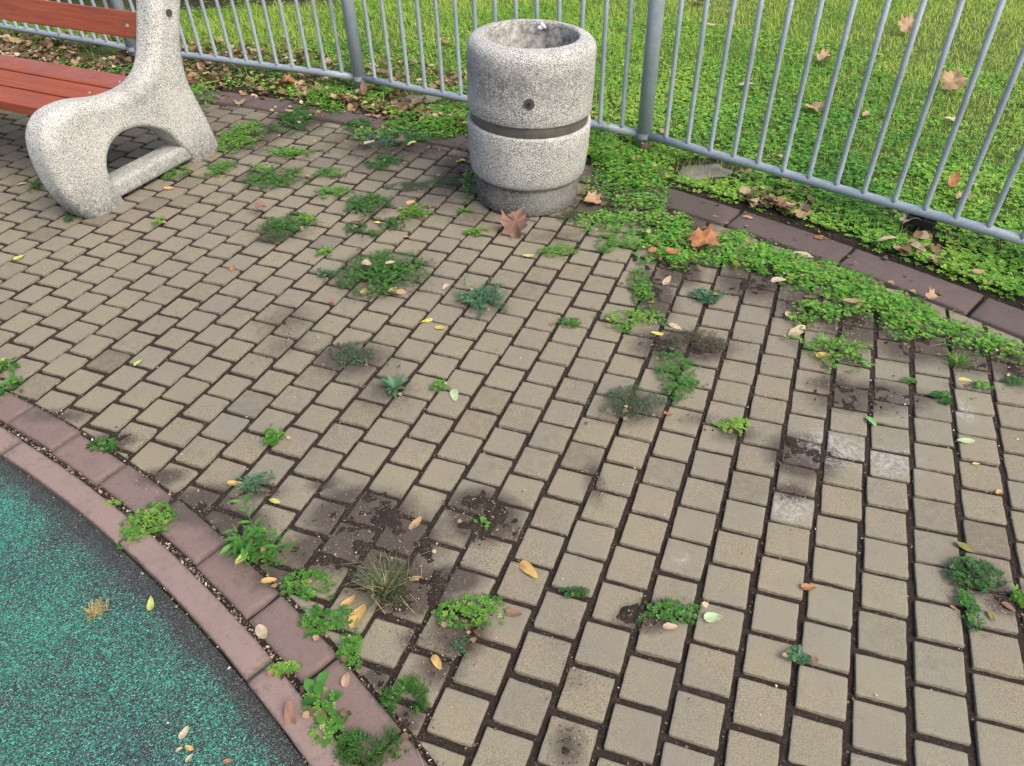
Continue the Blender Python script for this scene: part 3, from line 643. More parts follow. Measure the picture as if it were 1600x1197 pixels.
# ---- ring stones
def ring_stones(name, ctr, ra, rb, a0, a1, arc, phase, ztop, mat, joint=.006, dirtk=.8, wob=.002):
    ctr = np.asarray(ctr); rm = (ra + rb) / 2; da = arc / rm; k0 = math.floor((a0 - phase) / da); k1 = math.ceil((a1 - phase) / da)
    m, q = max(6, int(arc / .03)), 6; VV = []; FF = []; T = []; Eg = []; off = 0
    for k in range(k0, k1):
        s0 = phase + k * da + joint / rm / 2; s1 = phase + (k + 1) * da - joint / rm / 2
        tz = rng.normal(0, .0015); dr = rng.normal(0, wob); t = rng.uniform()
        gs = np.concatenate([[0, .02], np.linspace(.1, .9, m), [.98, 1]]); gr = np.array([0, .03, .2, .5, .8, .97, 1.])
        S, Rr = np.meshgrid(gs, gr); S = S.ravel(); Rr = Rr.ravel(); ns = len(gs); nr_ = len(gr)
        an = s0 + (s1 - s0) * S; r = ra + dr + (rb - ra) * Rr + rng.normal(0, .0006, len(S))
        ed = np.maximum(np.clip((abs(S - .5) * 2 - .9) / .1, 0, 1), np.clip((abs(Rr - .5) * 2 - .75) / .25, 0, 1))
        z = ztop + tz - .0032 * (ed > .99) + .0012 * fbm(r * np.cos(an) + k, r * np.sin(an), .05, 3)
        P = np.c_[ctr[0] + r * np.cos(an), ctr[1] + r * np.sin(an), z]
        idx = np.arange(ns * nr_).reshape(nr_, ns); rim = np.concatenate([idx[0, :-1], idx[:-1, -1], idx[-1, :0:-1], idx[:0:-1, 0]])
        L = P[rim].copy(); L[:, 2] = -.05; P = np.concatenate([P, L]); bI = ns * nr_ + np.arange(len(rim))
        F = np.concatenate([np.c_[idx[:-1, :-1].ravel(), idx[:-1, 1:].ravel(), idx[1:, 1:].ravel(), idx[1:, :-1].ravel()], np.c_[rim, bI, np.roll(bI, -1), np.roll(rim, -1)]])
        VV.append(P); FF.append(F + off); off += len(P); T.append(np.full(len(P), t)); Eg.append(np.concatenate([ed, np.ones(len(rim))]))
    V = np.concatenate(VV)
    o = mesh_obj(name, V, np.concatenate(FF), mat, attrs={'tint': np.concatenate(T), 'edge': np.concatenate(Eg), 'dirt': np.clip(blob(V[:, 0], V[:, 1]) * dirtk, 0, 1) + (.35 if name == 'far_kerb' else .08)})
    return tagp(o, kind='structure')
aj = math.atan2(1.621 + 2.99, -1.319 + 4.39)
ring_stones('slab_border', NK, R_SLAB0, R_SLAB1, R(20), R(75), .2345, aj, .004, M_slab, .009)
aj = math.atan2(.859 + 2.99, -.557 + 4.39)
ring_stones('kerb', NK, R_KERB0, R_KERB1, R(20), R(75), .585, aj, .010, M_kerb, .008)
aj = math.atan2(2.88 + 4.33, 1.02 + 5.35)
ring_stones('far_kerb', FK, R_FAR0, R_FAR1, R(20), R(84), .49, aj, .010, M_dkerb, .014, 1.3, .007)
# the play area's green rubber
def build_rubber():
    a = np.linspace(R(15), R(80), 500); V = []; W = []
    rs = np.concatenate([np.linspace(R_GREEN - .0005, R_GREEN - .3, 61), np.linspace(R_GREEN - .32, R_GREEN - 4.5, 24)])
    for r in rs:
        x = NK[0] + r * np.cos(a); y = NK[1] + r * np.sin(a)
        n = fbm(x, y, .12, 88, 4); d = R_GREEN - r
        V.append(np.c_[x, y, -.004 + .0022 * fbm(x, y, .03, 4, 3) + .004 * fbm(x, y, .5, 6, 2) - .006 * np.exp(-d / .02)])
        W.append(np.clip(.75 * np.exp(-(d / .040) ** 2) + .16 * np.exp(-d / .20) + (n - .5) * .35, -.15, 1.0) + d * 0)
    idx = np.arange(len(rs) * 500).reshape(len(rs), 500)
    F = np.c_[idx[:-1, :-1].ravel(), idx[:-1, 1:].ravel(), idx[1:, 1:].ravel(), idx[1:, :-1].ravel()]
    o = mesh_obj('play_surface', np.concatenate(V), F[:, ::-1], M_rub, smooth=True, attrs={'wear': np.concatenate(W)})
    tagp(o, kind='structure')
build_rubber()

# ------------------------------------------------------------------ loose bits in joints (nobody could count them)
M_grit = mat_leaf('grit_and_crumbs', [(0, (.02, .015, .012)), (.4, (.06, .045, .035)), (.62, (.16, .12, .09)), (.8, (.28, .22, .16)), (.93, (.45, .40, .33)), (1, (.68, .66, .60))], .02, .8)
def chips(P, size, name, mat, tint, z, label=None, flat=.35):
    size = np.minimum(size, .0042)
    n = len(P); k = 5; a = rng.uniform(0, 2 * np.pi, n)[:, None] + np.arange(k) * 2 * np.pi / k + rng.normal(0, .25, (n, k))
    el = rng.uniform(.3, 1, n)[:, None]; r = size[:, None] * rng.uniform(.7, 1.2, (n, k))
    lx = r * np.cos(a); ly = r * np.sin(a) * el; yaw = rng.uniform(0, 6.28, n)[:, None]
    X = lx * np.cos(yaw) - ly * np.sin(yaw); Y = lx * np.sin(yaw) + ly * np.cos(yaw)
    tx = rng.normal(0, flat, n)[:, None]; ty = rng.normal(0, flat, n)[:, None]; Z = X * tx + Y * ty
    ring = np.stack([P[:, 0:1] + X, P[:, 1:2] + Y, z[:, None] + Z], -1)
    top = np.stack([P[:, 0], P[:, 1], z + size * .35], -1)[:, None]
    V = np.concatenate([ring, top], 1).reshape(-1, 3); b = np.arange(n)[:, None] * (k + 1)
    F = np.concatenate([np.c_[b + q, b + (q + 1) % k, b + k] for q in range(k)])
    o = mesh_obj(name, V, F, mat, attrs={'tint': np.repeat(tint, k + 1)})
    return tagp(o, label, name.replace('_', ' ').split(' ')[-1], kind='stuff')
def build_bits():
    n = 26000; i = rng.integers(-30, 16, n) + .5; j = rng.uniform(-6, 40, n)
    cross = rng.uniform(size=n) < .38
    i2 = rng.integers(-30, 16, n); jj = rng.integers(-6, 40, n) + .5 + np.where(i2 % 2 != 0, .5, 0)
    i = np.where(cross, i2 + rng.uniform(-.45, .45, n), i + rng.normal(0, .045, n)); j = np.where(cross, jj + rng.normal(0, .04, n), j)
    P = lat(i, j); ok = (df(P[:, 0], P[:, 1]) < R_FAR0) & (dn(P[:, 0], P[:, 1]) > R_SLAB1) & (P[:, 0] > -4) & (P[:, 0] < 3) & (P[:, 1] > .3)
    P = P[ok]; t = rng.beta(1.6, 2.2, len(P)); sz = rng.gamma(3, .0005, len(P)) + .0006
    # kerb gaps, blobs, and far kerb
    m = 3500; a = rng.uniform(R(25), R(70), m); r = rng.choice([R_KERB1 + .009, R_SLAB1 + .006, R_GREEN], m, p=[.62, .3, .08]) + rng.normal(0, .006, m)
    Q = np.c_[NK[0] + r * np.cos(a), NK[1] + r * np.sin(a)]
    S = []
    for cx, cy, rx, ry, s in BLOBS:
        kk = int(120 * s + 34000 * rx * ry * s); u = rng.normal(0, .55, (kk, 2)); S.append(np.c_[cx + u[:, 0] * rx, cy + u[:, 1] * ry])
    S = np.concatenate(S)
    P = np.concatenate([P, Q, S]); t = np.concatenate([t, rng.beta(2, 1.6, m), rng.beta(1.4, 2, len(S))]); sz = np.concatenate([sz, rng.gamma(3, .0008, m) + .001, rng.gamma(3, .0004, len(S)) + .0006])
    U = np.c_[rng.uniform(-3.4, 2.4, 900), rng.uniform(.5, 4.4, 900)]; U = U[(df(U[:, 0], U[:, 1]) < R_FAR0)]; t = np.concatenate([t, np.where(rng.uniform(size=len(U)) < .25, .98, rng.uniform(0, .8, len(U)))]); sz = np.concatenate([sz, rng.gamma(3, .0005, len(U)) + .0008]); P = np.concatenate([P, U])
    z = np.concatenate([np.full(ok.sum(), -.005), np.full(m, .000), np.full(len(S), .0035), np.full(len(U), .004)])
    chips(P, sz, 'joint_litter', M_grit, t, z, 'fine crumbs of leaf and grit lying in the paver joints')
    # crumbled leaf litter behind the bench and along the dark kerb
    n = 3600; a = rng.uniform(R(44), R(80), n); w = np.clip(vnoise(a * 9, a * 0, .5, 8), 0, 1); r = R_FAR1 + .03 + rng.exponential(.10, n)
    left = rng.uniform(size=n) < .62
    a = np.where(left, rng.uniform(R(60), R(82), n), a); r = np.where(left, R_FAR1 + rng.uniform(-.04, .75, n), r)
    P = np.c_[FK[0] + r * np.cos(a), FK[1] + r * np.sin(a)]
    keep = fbm(P[:, 0], P[:, 1], .3, 61) > np.where(left, .36, .50); P = P[keep]; left = left[keep]
    return P
LITTER_P = build_bits()

# ------------------------------------------------------------------ plants
def proto(pts, tris): return np.array(pts, float), np.array(tris)
LEAFLET = proto([(0, 0, 0), (.36, .30, .05), (.52, .68, .09), (.30, .98, .06), (0, .86, -.02), (-.30, .98, .06), (-.52, .68, .09), (-.36, .30, .05), (0, .5, -.06)],
                [(8, 0, 1), (8, 1, 2), (8, 2, 3), (8, 3, 4), (8, 4, 5), (8, 5, 6), (8, 6, 7), (8, 7, 0)])
LEAFLET_S = proto([(0, 0, 0), (.5, .55, .08), (0, 1, 0), (-.5, .55, .08)], [(0, 1, 2), (0, 2, 3)])
OVAL = proto([(0, 0, 0), (.28, .3, .05), (.30, .65, .04), (0, 1, -.05), (-.30, .65, .04), (-.28, .3, .05), (0, .5, -.02)], [(6, 0, 1), (6, 1, 2), (6, 2, 3), (6, 3, 4), (6, 4, 5), (6, 5, 0)])
LANCE = proto([(0, 0, 0), (.11, .25, .06), (.13, .55, .09), (0, 1, .0), (-.13, .55, .09), (-.11, .25, .06), (0, .3, .03), (0, .6, .05)],
              [(0, 1, 6), (1, 2, 7), (1, 7, 6), (2, 3, 7), (3, 4, 7), (4, 5, 6), (4, 6, 7), (5, 0, 6)])
TRI3 = None
def trefoil(lf):
    v, f = lf; V = []; F = []
    for k in range(3):
        a = 2 * math.pi * k / 3; w = v.copy() * .97; w[:, 1] += .05; w[:, 2] += w[:, 1] * .10
        V.append(np.c_[w[:, 0] * math.cos(a) - w[:, 1] * math.sin(a), w[:, 0] * math.sin(a) + w[:, 1] * math.cos(a), w[:, 2]]); F.append(f + k * len(v))
    return np.concatenate(V), np.concatenate(F)
TREF = trefoil(LEAFLET); TREF_S = trefoil(LEAFLET_S)
def place(pr, P, size, yaw, tilt, tdir, tint, cvar=.0):
    """copies of a prototype leaf joined into one set of arrays; tilt about a random horizontal axis"""
    v, f = pr; n = len(P)
    c, s = np.cos(yaw)[:, None], np.sin(yaw)[:, None]; X = (v[:, 0] * c - v[:, 1] * s) * size[:, None]; Y = (v[:, 0] * s + v[:, 1] * c) * size[:, None]; Z = v[:, 2] * size[:, None]
    ax, ay = np.cos(tdir)[:, None], np.sin(tdir)[:, None]; ct, st = np.cos(tilt)[:, None], np.sin(tilt)[:, None]
    d = X * ax + Y * ay; dx = d * ct - Z * st; Z2 = d * st + Z * ct; X = X + (dx - d) * ax; Y = Y + (dx - d) * ay
    V = np.stack([X + P[:, 0:1], Y + P[:, 1:2], Z2 + P[:, 2:3]], -1).reshape(-1, 3)
    F = (f[None] + (np.arange(n) * len(v))[:, None, None]).reshape(-1, 3)
    return V, F, np.repeat(tint, len(v))
def join(parts):
    V = []; F = []; T = []; off = 0
    for v, f, t in (q[:3] for q in parts): V.append(v); F.append(f + off); T.append(t); off += len(v)
    return np.concatenate(V), np.concatenate(F), np.concatenate(T)
def blades(P, L, wd, yaw, lean, curl, tint, segs=3):
    """curved grass blades: P (n,3)"""
    n = len(P); t = np.linspace(0, 1, segs + 1); dx, dy = np.cos(yaw), np.sin(yaw)
    V = np.zeros((n, 2 * segs + 1, 3)); out = np.zeros(n); h = np.zeros(n); k = 0
    for q in range(segs + 1):
        a = lean + curl * t[q]
        if q: out = out + np.sin(a) * L / segs; h = h + np.cos(a) * L / segs
        w = wd * (1 - t[q] ** 1.6) * .5 * (1 if q else .7)
        cx = P[:, 0] + dx * out; cy = P[:, 1] + dy * out; cz = P[:, 2] + h
        if q < segs:
            V[:, k] = np.stack([cx - dy * w, cy + dx * w, cz], -1); V[:, k + 1] = np.stack([cx + dy * w, cy - dx * w, cz], -1); k += 2
        else: V[:, k] = np.stack([cx, cy, cz], -1)
    f = []
    for q in range(segs - 1): f += [(2 * q, 2 * q + 1, 2 * q + 3), (2 * q, 2 * q + 3, 2 * q + 2)]
    f.append((2 * segs - 2, 2 * segs - 1, 2 * segs)); f = np.array(f)
    F = (f[None] + (np.arange(n) * (2 * segs + 1))[:, None, None]).reshape(-1, 3)
    return V.reshape(-1, 3), F, np.repeat(tint, 2 * segs + 1), 'stem'
def joint_dist(x, y):
    """distance (in block widths) from x, y to the nearest paving joint"""
    P = np.c_[x, y]; i = (P @ N_ + .0636) / .1177; j = (P @ E_ + .044) / .1125
    for _ in range(6):
        Q = lat(i, j) - P; e = .05; Ji = (lat(i + e, j) - lat(i, j)) / e; Jj = (lat(i, j + e) - lat(i, j)) / e
        det = Ji[:, 0] * Jj[:, 1] - Ji[:, 1] * Jj[:, 0]
        di = (Q[:, 0] * Jj[:, 1] - Q[:, 1] * Jj[:, 0]) / det; dj = (Ji[:, 0] * Q[:, 1] - Ji[:, 1] * Q[:, 0]) / det; i = i - di; j = j - dj
    a = .5 - np.abs(i - np.round(i)); row = np.round(i); jj = j - np.where(row % 2 != 0, .5, 0); b = .5 - np.abs(jj - np.round(jj))
    return np.minimum(a, b)
def spots(cx, cy, rx, ry, n, seed, rag=.55):
    """points in a ragged ellipse that favour the joints; returns x, y, normalised radius"""
    m = n * 6; a = rng.uniform(0, 2 * np.pi, m); r = 1.55 * np.sqrt(rng.uniform(0, 1, m)); x = r * np.cos(a); y = r * np.sin(a)
    lim = 1.15 - rag * 1.3 * (1 - fbm(np.cos(a) * .9 + seed, np.sin(a) * .9, .6, seed % 97)); X = cx + x * rx * 1.1; Y = cy + y * ry * 1.1
    hole = fbm(X, Y, .05, seed % 51, 2); jd = joint_dist(X, Y); u = rng.uniform(size=m); onj = np.exp(-(jd / .13) ** 2)
    core = (r < lim * 1.1) & (hole > .24 + .14 * r) & (u < .62 + .3 * (1 - r) + .5 * onj)
    trail = (r >= lim * .9) & (r < 1.3) & (hole > .45) & (u < .5 * onj ** 2 * (1.6 - r))
    idx = np.nonzero(core | trail)[0][:n]
    return X[idx], Y[idx], np.minimum(r[idx], 1.05)
def hue(n, h, sp=.13): return np.clip(rng.normal(h, sp, n), 0, 1)
def clover_parts(cx, cy, rx, ry, ht, h, dens=5200, seed=1, size=(.0055, .0085), rag=.55):
    A = math.pi * rx * ry; n = int(A * dens) + 14
    X, Y, r = spots(cx, cy, rx, ry, n, seed, rag); n = len(X)
    top = ht * (1 - .75 * r ** 2) * (.55 + .7 * fbm(X, Y, .03, seed % 40)); z = top * rng.uniform(.25, 1, n) ** .6
    s = rng.uniform(*size, n) * (1 - .25 * r)
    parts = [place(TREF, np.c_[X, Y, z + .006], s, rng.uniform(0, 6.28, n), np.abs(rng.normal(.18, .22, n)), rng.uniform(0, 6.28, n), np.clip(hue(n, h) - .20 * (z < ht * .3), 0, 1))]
    k = n // 3   # stalks
    parts.append(blades(np.c_[X[:k], Y[:k], np.zeros(k)], z[:k] + .007, np.full(k, .0012), rng.uniform(0, 6.28, k), np.full(k, .05), rng.normal(0, .1, k), hue(k, h - .15), 2))
    q = rng.integers(0, n, max(8, n // 10)); dx, dy = X[q] - cx, Y[q] - cy
    parts.append(blades(np.c_[np.full(len(q), cx), np.full(len(q), cy), np.full(len(q), .003)], np.hypot(dx, dy) + .002, np.full(len(q), .0014), np.arctan2(dy, dx), np.full(len(q), 1.5), np.full(len(q), .06), hue(len(q), h - .2), 3))
    return parts
def weed_object(i, row):
    cx, cy, rx, ry, kind, ht, h, name, label = row; ht = ht * (.68 if kind in ('clover', 'sprawl', 'fine', 'grass') else .9); seed = i * 13 + 5
    rad = (rx + ry) / 2; mat = M_weed; extra = None
    z0 = float(gz(np.array([cx]), np.array([cy]))[0]) if df(cx, cy) > R_FAR1 else 0
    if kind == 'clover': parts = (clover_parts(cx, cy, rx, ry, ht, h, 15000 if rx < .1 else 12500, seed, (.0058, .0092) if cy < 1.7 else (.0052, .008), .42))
    elif kind == 'seedling':
        n = 9; a = rng.uniform(0, 6.28, n); d = rng.uniform(.3, 1, n) * rx
        parts = ([place(OVAL, np.c_[cx + np.cos(a) * d * .5, cy + np.sin(a) * d * .4, np.full(n, .008)], rng.uniform(.012, .018, n), a - math.pi / 2, np.full(n, .2), a, hue(n, h))])
    elif kind == 'fine':
        n = int(math.pi * rx * ry * 60000); X, Y, r = spots(cx, cy, rx, ry, n, seed); n = len(X); mat = M_fine
        z = ht * (1 - .7 * r ** 2) * rng.uniform(.2, 1, n); hh = .55 + h * .5
        p1 = place(OVAL, np.c_[X, Y, z + .003], rng.uniform(.0035, .0065, n), rng.uniform(0, 6.28, n), rng.normal(.3, .35, n), rng.uniform(0, 6.28, n), hue(n, hh, .16))
        k = 60; a = rng.uniform(0, 6.28, k); L = rng.uniform(.6, 1.25, k) * rad
        p2 = blades(np.c_[np.full(k, cx), np.full(k, cy), np.full(k, .004)], L, np.full(k, .0013), a, np.full(k, 1.2), np.full(k, .3), hue(k, .1, .1), 3)
        parts = ([p1, p2])
    elif kind == 'sprawl':
        k = int(24 + rad * 330); a = rng.uniform(0, 6.28, k); L = rng.uniform(.5, 1.2, k); parts = []; mat = M_weed if h > .5 else M_blue
        ox = rng.normal(0, .35, k) * rx; oy = rng.normal(0, .35, k) * ry
        for q in range(k):
            m = 9; t = np.linspace(.15, 1, m); ca, sa = math.cos(a[q]), math.sin(a[q]); bend = rng.normal(0, .5)
            px = cx + ox[q] + (ca * t - sa * bend * t * t * .4) * L[q] * rx * .75; py = cy + oy[q] + (sa * t + ca * bend * t * t * .4) * L[q] * ry * .75; pz = .004 + ht * np.sin(t * 2.4) * rng.uniform(.2, .8)
            parts.append(place(LANCE if rng.uniform() < .6 else OVAL, np.c_[px, py, pz], rng.uniform(.010, .019, m) * min(1, rad * 12 + .4), a[q] + rng.choice([-1, 1], m) * rng.uniform(.4, 1.1, m) - 1.57, rng.normal(.25, .25, m), np.full(m, a[q]), hue(m, .3 + h * .6, .15)))
            parts.append(blades(np.array([[cx + ox[q], cy + oy[q], .004]]), np.array([L[q] * rad * .9]), np.array([.0018]), np.array([a[q]]), np.array([1.1]), np.array([.4]), hue(1, .2), 4))
        parts = (parts)
    elif kind == 'rosette':
        k = 26; a = rng.uniform(0, 6.28, k); L = rad * rng.uniform(.6, 1.15, k); mat = M_blue
        parts = ([place(LANCE, np.c_[np.full(k, cx), np.full(k, cy), np.full(k, .006)], L, a - 1.57, rng.uniform(.15, .75, k), a, hue(k, .55, .2))])
    elif kind == 'grass':
        k = int(60 + 2600 * rx * ry * 4 + rad * 800); a = rng.uniform(0, 6.28, k); r = rng.uniform(0, .5, k); mat = M_dryg if h < 0 else M_weed
        P = np.c_[cx + np.cos(a) * r * rx, cy + np.sin(a) * r * ry, np.full(k, .002)]; yaw = a + rng.normal(0, .7, k)
        parts = [blades(P, rng.uniform(.5, 1.25, k) * max(rad, ht) * 1.0, rng.uniform(.0016, .003, k), yaw, rng.uniform(.15, 1.1, k), rng.uniform(.2, 1.0, k), np.clip(rng.normal(.42 if h < 0 else h, .2, k), 0, 1), 4)]
        if h < 0:
            m = 45; a = rng.uniform(0, 6.28, m)
            parts.append(blades(np.c_[cx + rng.normal(0, .5, m) * rx, cy + rng.normal(0, .5, m) * ry, rng.uniform(.004, .02, m)], rng.uniform(.03, .09, m), rng.uniform(.0012, .0025, m), a, rng.uniform(1.2, 1.6, m), rng.normal(.1, .3, m), rng.uniform(.8, 1, m), 3))
        parts = (parts)
    elif kind == 'tall':
        parts = []; k = 9 if ht < .2 else 8; mat = M_weed
        for q in range(k):
            a = rng.uniform(0, 6.28); L = ht * rng.uniform(.55, 1.15); m = 8; t = np.linspace(.15, 1, m); lean = rng.uniform(.2, .95) if ht < .2 else rng.uniform(.05, .3)
            x0 = cx + rng.normal(0, .2) * rx; y0 = cy + rng.normal(0, .2) * ry
            px = x0 + math.cos(a) * math.sin(lean) * L * t; py = y0 + math.sin(a) * math.sin(lean) * L * t; pz = z0 + math.cos(lean) * L * t
            s = 1 if ht < .2 else 1.9
            parts.append(place(LANCE, np.c_[px, py, pz], rng.uniform(.028, .05, m) * s, a + np.where(np.arange(m) % 2, 1, -1) * rng.uniform(.4, 1.2, m) - 1.57, rng.normal(.25, .3, m), np.full(m, a), hue(m, .48 if ht < .2 else .25, .15)))
            parts.append(blades(np.array([[x0, y0, z0]]), np.array([L * 1.02]), np.array([.003]), np.array([a]), np.array([lean]), np.array([0.]), hue(1, .4), 3))
        if ht < .2:
            k = 16; a = np.concatenate([rng.uniform(2.6, 4.4, 8), rng.uniform(0, 6.28, 8)])
            parts.append(blades(np.c_[np.full(k, cx), np.full(k, cy), np.full(k, .01)], rng.uniform(.07, .15, k), rng.uniform(.004, .007, k), a, rng.uniform(.7, 1.1, k), rng.uniform(.3, .7, k), hue(k, .5, .15), 5))
            parts += clover_parts(cx, cy, rx * .7, ry * .75, .05, .6, 9000, seed)
        parts = (parts)
    elif kind == 'broad':
        k = 12 if rad > .04 else 6; a = rng.uniform(0, 6.28, k); d = rng.uniform(.1, .8, k)
        P = np.c_[cx + np.cos(a) * d * rx * .8, cy + np.sin(a) * d * ry * .8, z0 + rng.uniform(.15, .8, k) * ht]
        parts = [place(OVAL, P, rng.uniform(.022, .04, k), a - 1.57 + rng.normal(0, .4, k), rng.normal(.1, .35, k), a, hue(k, .35 + .3 * h, .12))]
        parts.append(blades(np.c_[np.full(k, cx), np.full(k, cy), np.full(k, z0)], np.full(k, ht * .8) + d * rad * .6, np.full(k, .002), a, np.full(k, .4), np.full(k, .6), hue(k, .3), 3))
        if rad > .04 and name == 'broad_leaf_weed': parts += clover_parts(cx, cy, rx * .85, ry * .8, .03 + z0, .75, 2600, seed, (.006, .010))
        parts = (parts)
    elif kind == 'feather':
        k = int(60000 * math.pi * rx * ry) + 420; X, Y, r = spots(cx, cy, rx, ry, k, seed, .3); k = len(X)
        z = ht * (1 - .8 * r ** 2) * rng.uniform(.2, .8, k); yaw = np.arctan2(Y - cy, X - cx) + rng.normal(0, .9, k)
        parts = ([blades(np.c_[X, Y, z], rng.uniform(.010, .022, k), rng.uniform(.0018, .0032, k), yaw, rng.uniform(0, 1.1, k), rng.normal(.3, .4, k), hue(k, .22 + h * .4, .18), 2)])
    def put(nm, ps, par):
        V, F, T = join(ps); V = V - np.array([cx, cy, 0]); V[:, 2] = np.maximum(V[:, 2], .0005)
        return mesh_obj(nm, V, F, mat, par, attrs={'tint': T})
    lv = [q for q in parts if len(q) == 3]; st = [q for q in parts if len(q) == 4]
    if lv and st and rad > .045:
        o = empty(name, (cx, cy, 0)); put('leaves', lv, o); put('stems', st, o)
    else:
        o = put(name, parts, None); o.location = (cx, cy, 0)
    return tagp(o, label, {'clover_patch': 'clover', 'clover_sprig': 'clover', 'grass_tuft': 'grass tuft'}.get(name, 'weed'), 'weeds growing in the paving joints')
for i, row in enumerate(CLUMPS): weed_object(i, row)

# dried straw rosette on the rubber
k = 130; a = rng.uniform(0, 6.28, k)
V, F, T, _ = blades(np.c_[rng.normal(0, .010, k), rng.normal(0, .010, k), rng.uniform(.001, .006, k)], rng.uniform(.012, .032, k), rng.uniform(.0010, .002, k), a, rng.uniform(.9, 1.5, k), rng.normal(0, .6, k), rng.uniform(0, 1, k), 3)
V[:, 2] = np.maximum(V[:, 2], .0008)
o = mesh_obj('dead_grass_tuft', V, F, M_straw, attrs={'tint': T}); o.location = (-1.014, 1.001, .001)
tagp(o, 'flat dead straw coloured tuft lying on the green rubber', 'grass tuft')

# clover cover along the dark kerb and beyond: one mass
def build_litter():
    P = LITTER_P; n = len(P)
    wide = OVAL[0] * np.array([1.7, 1, 3.2]); lob = (np.array([(0, 0, .05), (.3, .1, .12), (.55, .35, .0), (.25, .5, .1), (.4, .85, .15), (0, .95, -.05), (-.35, .8, .12), (-.3, .5, .0), (-.6, .3, .14), (-.2, .1, .0), (0, .5, -.1)], float), np.array([(10, k, (k + 1) % 10) for k in range(10)]))
    m = n // 2; z = gz(P[:, 0], P[:, 1]) + rng.uniform(.002, .035, n); mk = lambda q, pr, lo, hi: place(pr, np.c_[P[q], z[q]], rng.uniform(lo, hi, len(P[q])), rng.uniform(0, 6.28, len(P[q])), rng.normal(0, .5, len(P[q])), rng.uniform(0, 6.28, len(P[q])), rng.beta(2.2, 1.7, len(P[q])))
    V, F, T = join([mk(slice(0, m), (wide, OVAL[1]), .018, .05), mk(slice(m, n), lob, .02, .055)])
    tagp(mesh_obj('leaf_litter', V, F, M_litter, attrs={'tint': T}), 'crumpled brown leaf litter heaped along the fence behind the bench', 'litter', kind='stuff')
build_litter()
def build_crumbs():
    pts = []
    for cx, cy, rx, ry, d, h in COVER:
        k = int(6 + 900 * rx * ry); u = rng.normal(0, .6, (k, 2)); pts.append(np.c_[cx + u[:, 0] * rx, cy + u[:, 1] * ry, rng.uniform(.2, 1.0, k) * h * .8])
    for cx, cy, rx, ry, *q in CLUMPS:
        k = int(2 + 420 * rx * ry); u = rng.normal(0, .75, (k, 2)); pts.append(np.c_[cx + u[:, 0] * rx, cy + u[:, 1] * ry, rng.uniform(0, .5, k) * q[1]])
    k = 260; a = rng.uniform(R(40), R(72), k); rr = rng.uniform(R_FAR0 - .12, R_FAR1 + .12, k); pts.append(np.c_[FK[0] + rr * np.cos(a), FK[1] + rr * np.sin(a), np.full(k, .010)])
    P = np.concatenate(pts); n = len(P); z = P[:, 2] + .004
    wide = OVAL[0] * np.array([1.5, 1, 3.0])
    sz = rng.gamma(3, .0038, n) + .004
    V, F, T = place((wide, OVAL[1]), np.c_[P[:, :2], z + gz(P[:, 0], P[:, 1])], np.minimum(sz, .017 + .008 * (P[:, 1] > 2.2)), rng.uniform(0, 6.28, n), rng.normal(0, .4, n), rng.uniform(0, 6.28, n), rng.beta(2, 1.8, n))
    m = 260; Q = P[rng.integers(0, n, m)]; tw = blades(np.c_[Q[:, :2] + rng.normal(0, .02, (m, 2)), np.full(m, .006)], rng.uniform(.02, .07, m), rng.uniform(.0008, .0018, m), rng.uniform(0, 6.28, m), np.full(m, 1.5), rng.normal(0, .1, m), rng.uniform(.5, 1, m), 3)
    V, F, T = join([(V, F, T), tw])
    tagp(mesh_obj('dry_crumbs', V, F, M_litter, attrs={'tint': T}), 'dry leaf crumbs and straw caught in and around the weeds', 'litter', kind='stuff')
build_crumbs()
def build_cover():
    parts = []
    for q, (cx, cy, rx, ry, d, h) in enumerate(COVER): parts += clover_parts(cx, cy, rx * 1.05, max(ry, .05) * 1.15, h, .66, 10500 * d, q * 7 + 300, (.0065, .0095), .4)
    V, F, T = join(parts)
    tagp(mesh_obj('clover_cover', V, F, M_clov, attrs={'tint': T}), 'unbroken bright clover creeping over the dark kerb onto the pavers', 'clover', kind='stuff')
    # verge between kerb and fence, and the clovery part of the lawn
    n = 120000; a = rng.uniform(R(33), R(76), n); r = R_FAR1 + .02 + rng.uniform(0, 1, n) ** 1.25 * 2.4
    X = FK[0] + r * np.cos(a); Y = FK[1] + r * np.sin(a)
    dens = np.clip((.66 - (r - R_FAR1) * .18) + (fbm(X, Y, .35, 91) - .5) * 1.3 + np.clip(X, -1, 1.5) * .16, 0, 1)
    dens = dens * np.where(X < -1.3, .35, 1); bare = np.hypot((X - .93) / .15, (Y - 3.26) / .12) > 1; bare &= np.hypot(X - 1.66, Y - 2.62) > .075; bare &= np.hypot((X + .5) / .2, (Y - 4.29) / .13) > 1
    dens = dens * np.where(vnoise(X, Y, .10, 44) < .28, .25, 1); ok = (rng.uniform(size=n) < dens) & bare & (X > -4.5) & (X < 4.6); X, Y, r = X[ok], Y[ok], r[ok]; n = len(X)
    hh = .024 * (.4 + .9 * fbm(X, Y, .12, 14)); z = gz(X, Y) + hh * rng.uniform(.3, 1, n)
    V, F, T = join([place(TREF, np.c_[X, Y, z], rng.uniform(.0075, .0125, n), rng.uniform(0, 6.28, n), np.abs(rng.normal(.2, .2, n)), rng.uniform(0, 6.28, n), np.clip(.70 + (fbm(X, Y, .5, 17) - .5) * .8 + rng.normal(0, .15, n), 0, 1))])
    tagp(mesh_obj('verge_clover', V, F, M_clov, attrs={'tint': T}), 'clover carpet under and behind the metal fence', 'clover', kind='stuff')
build_cover()
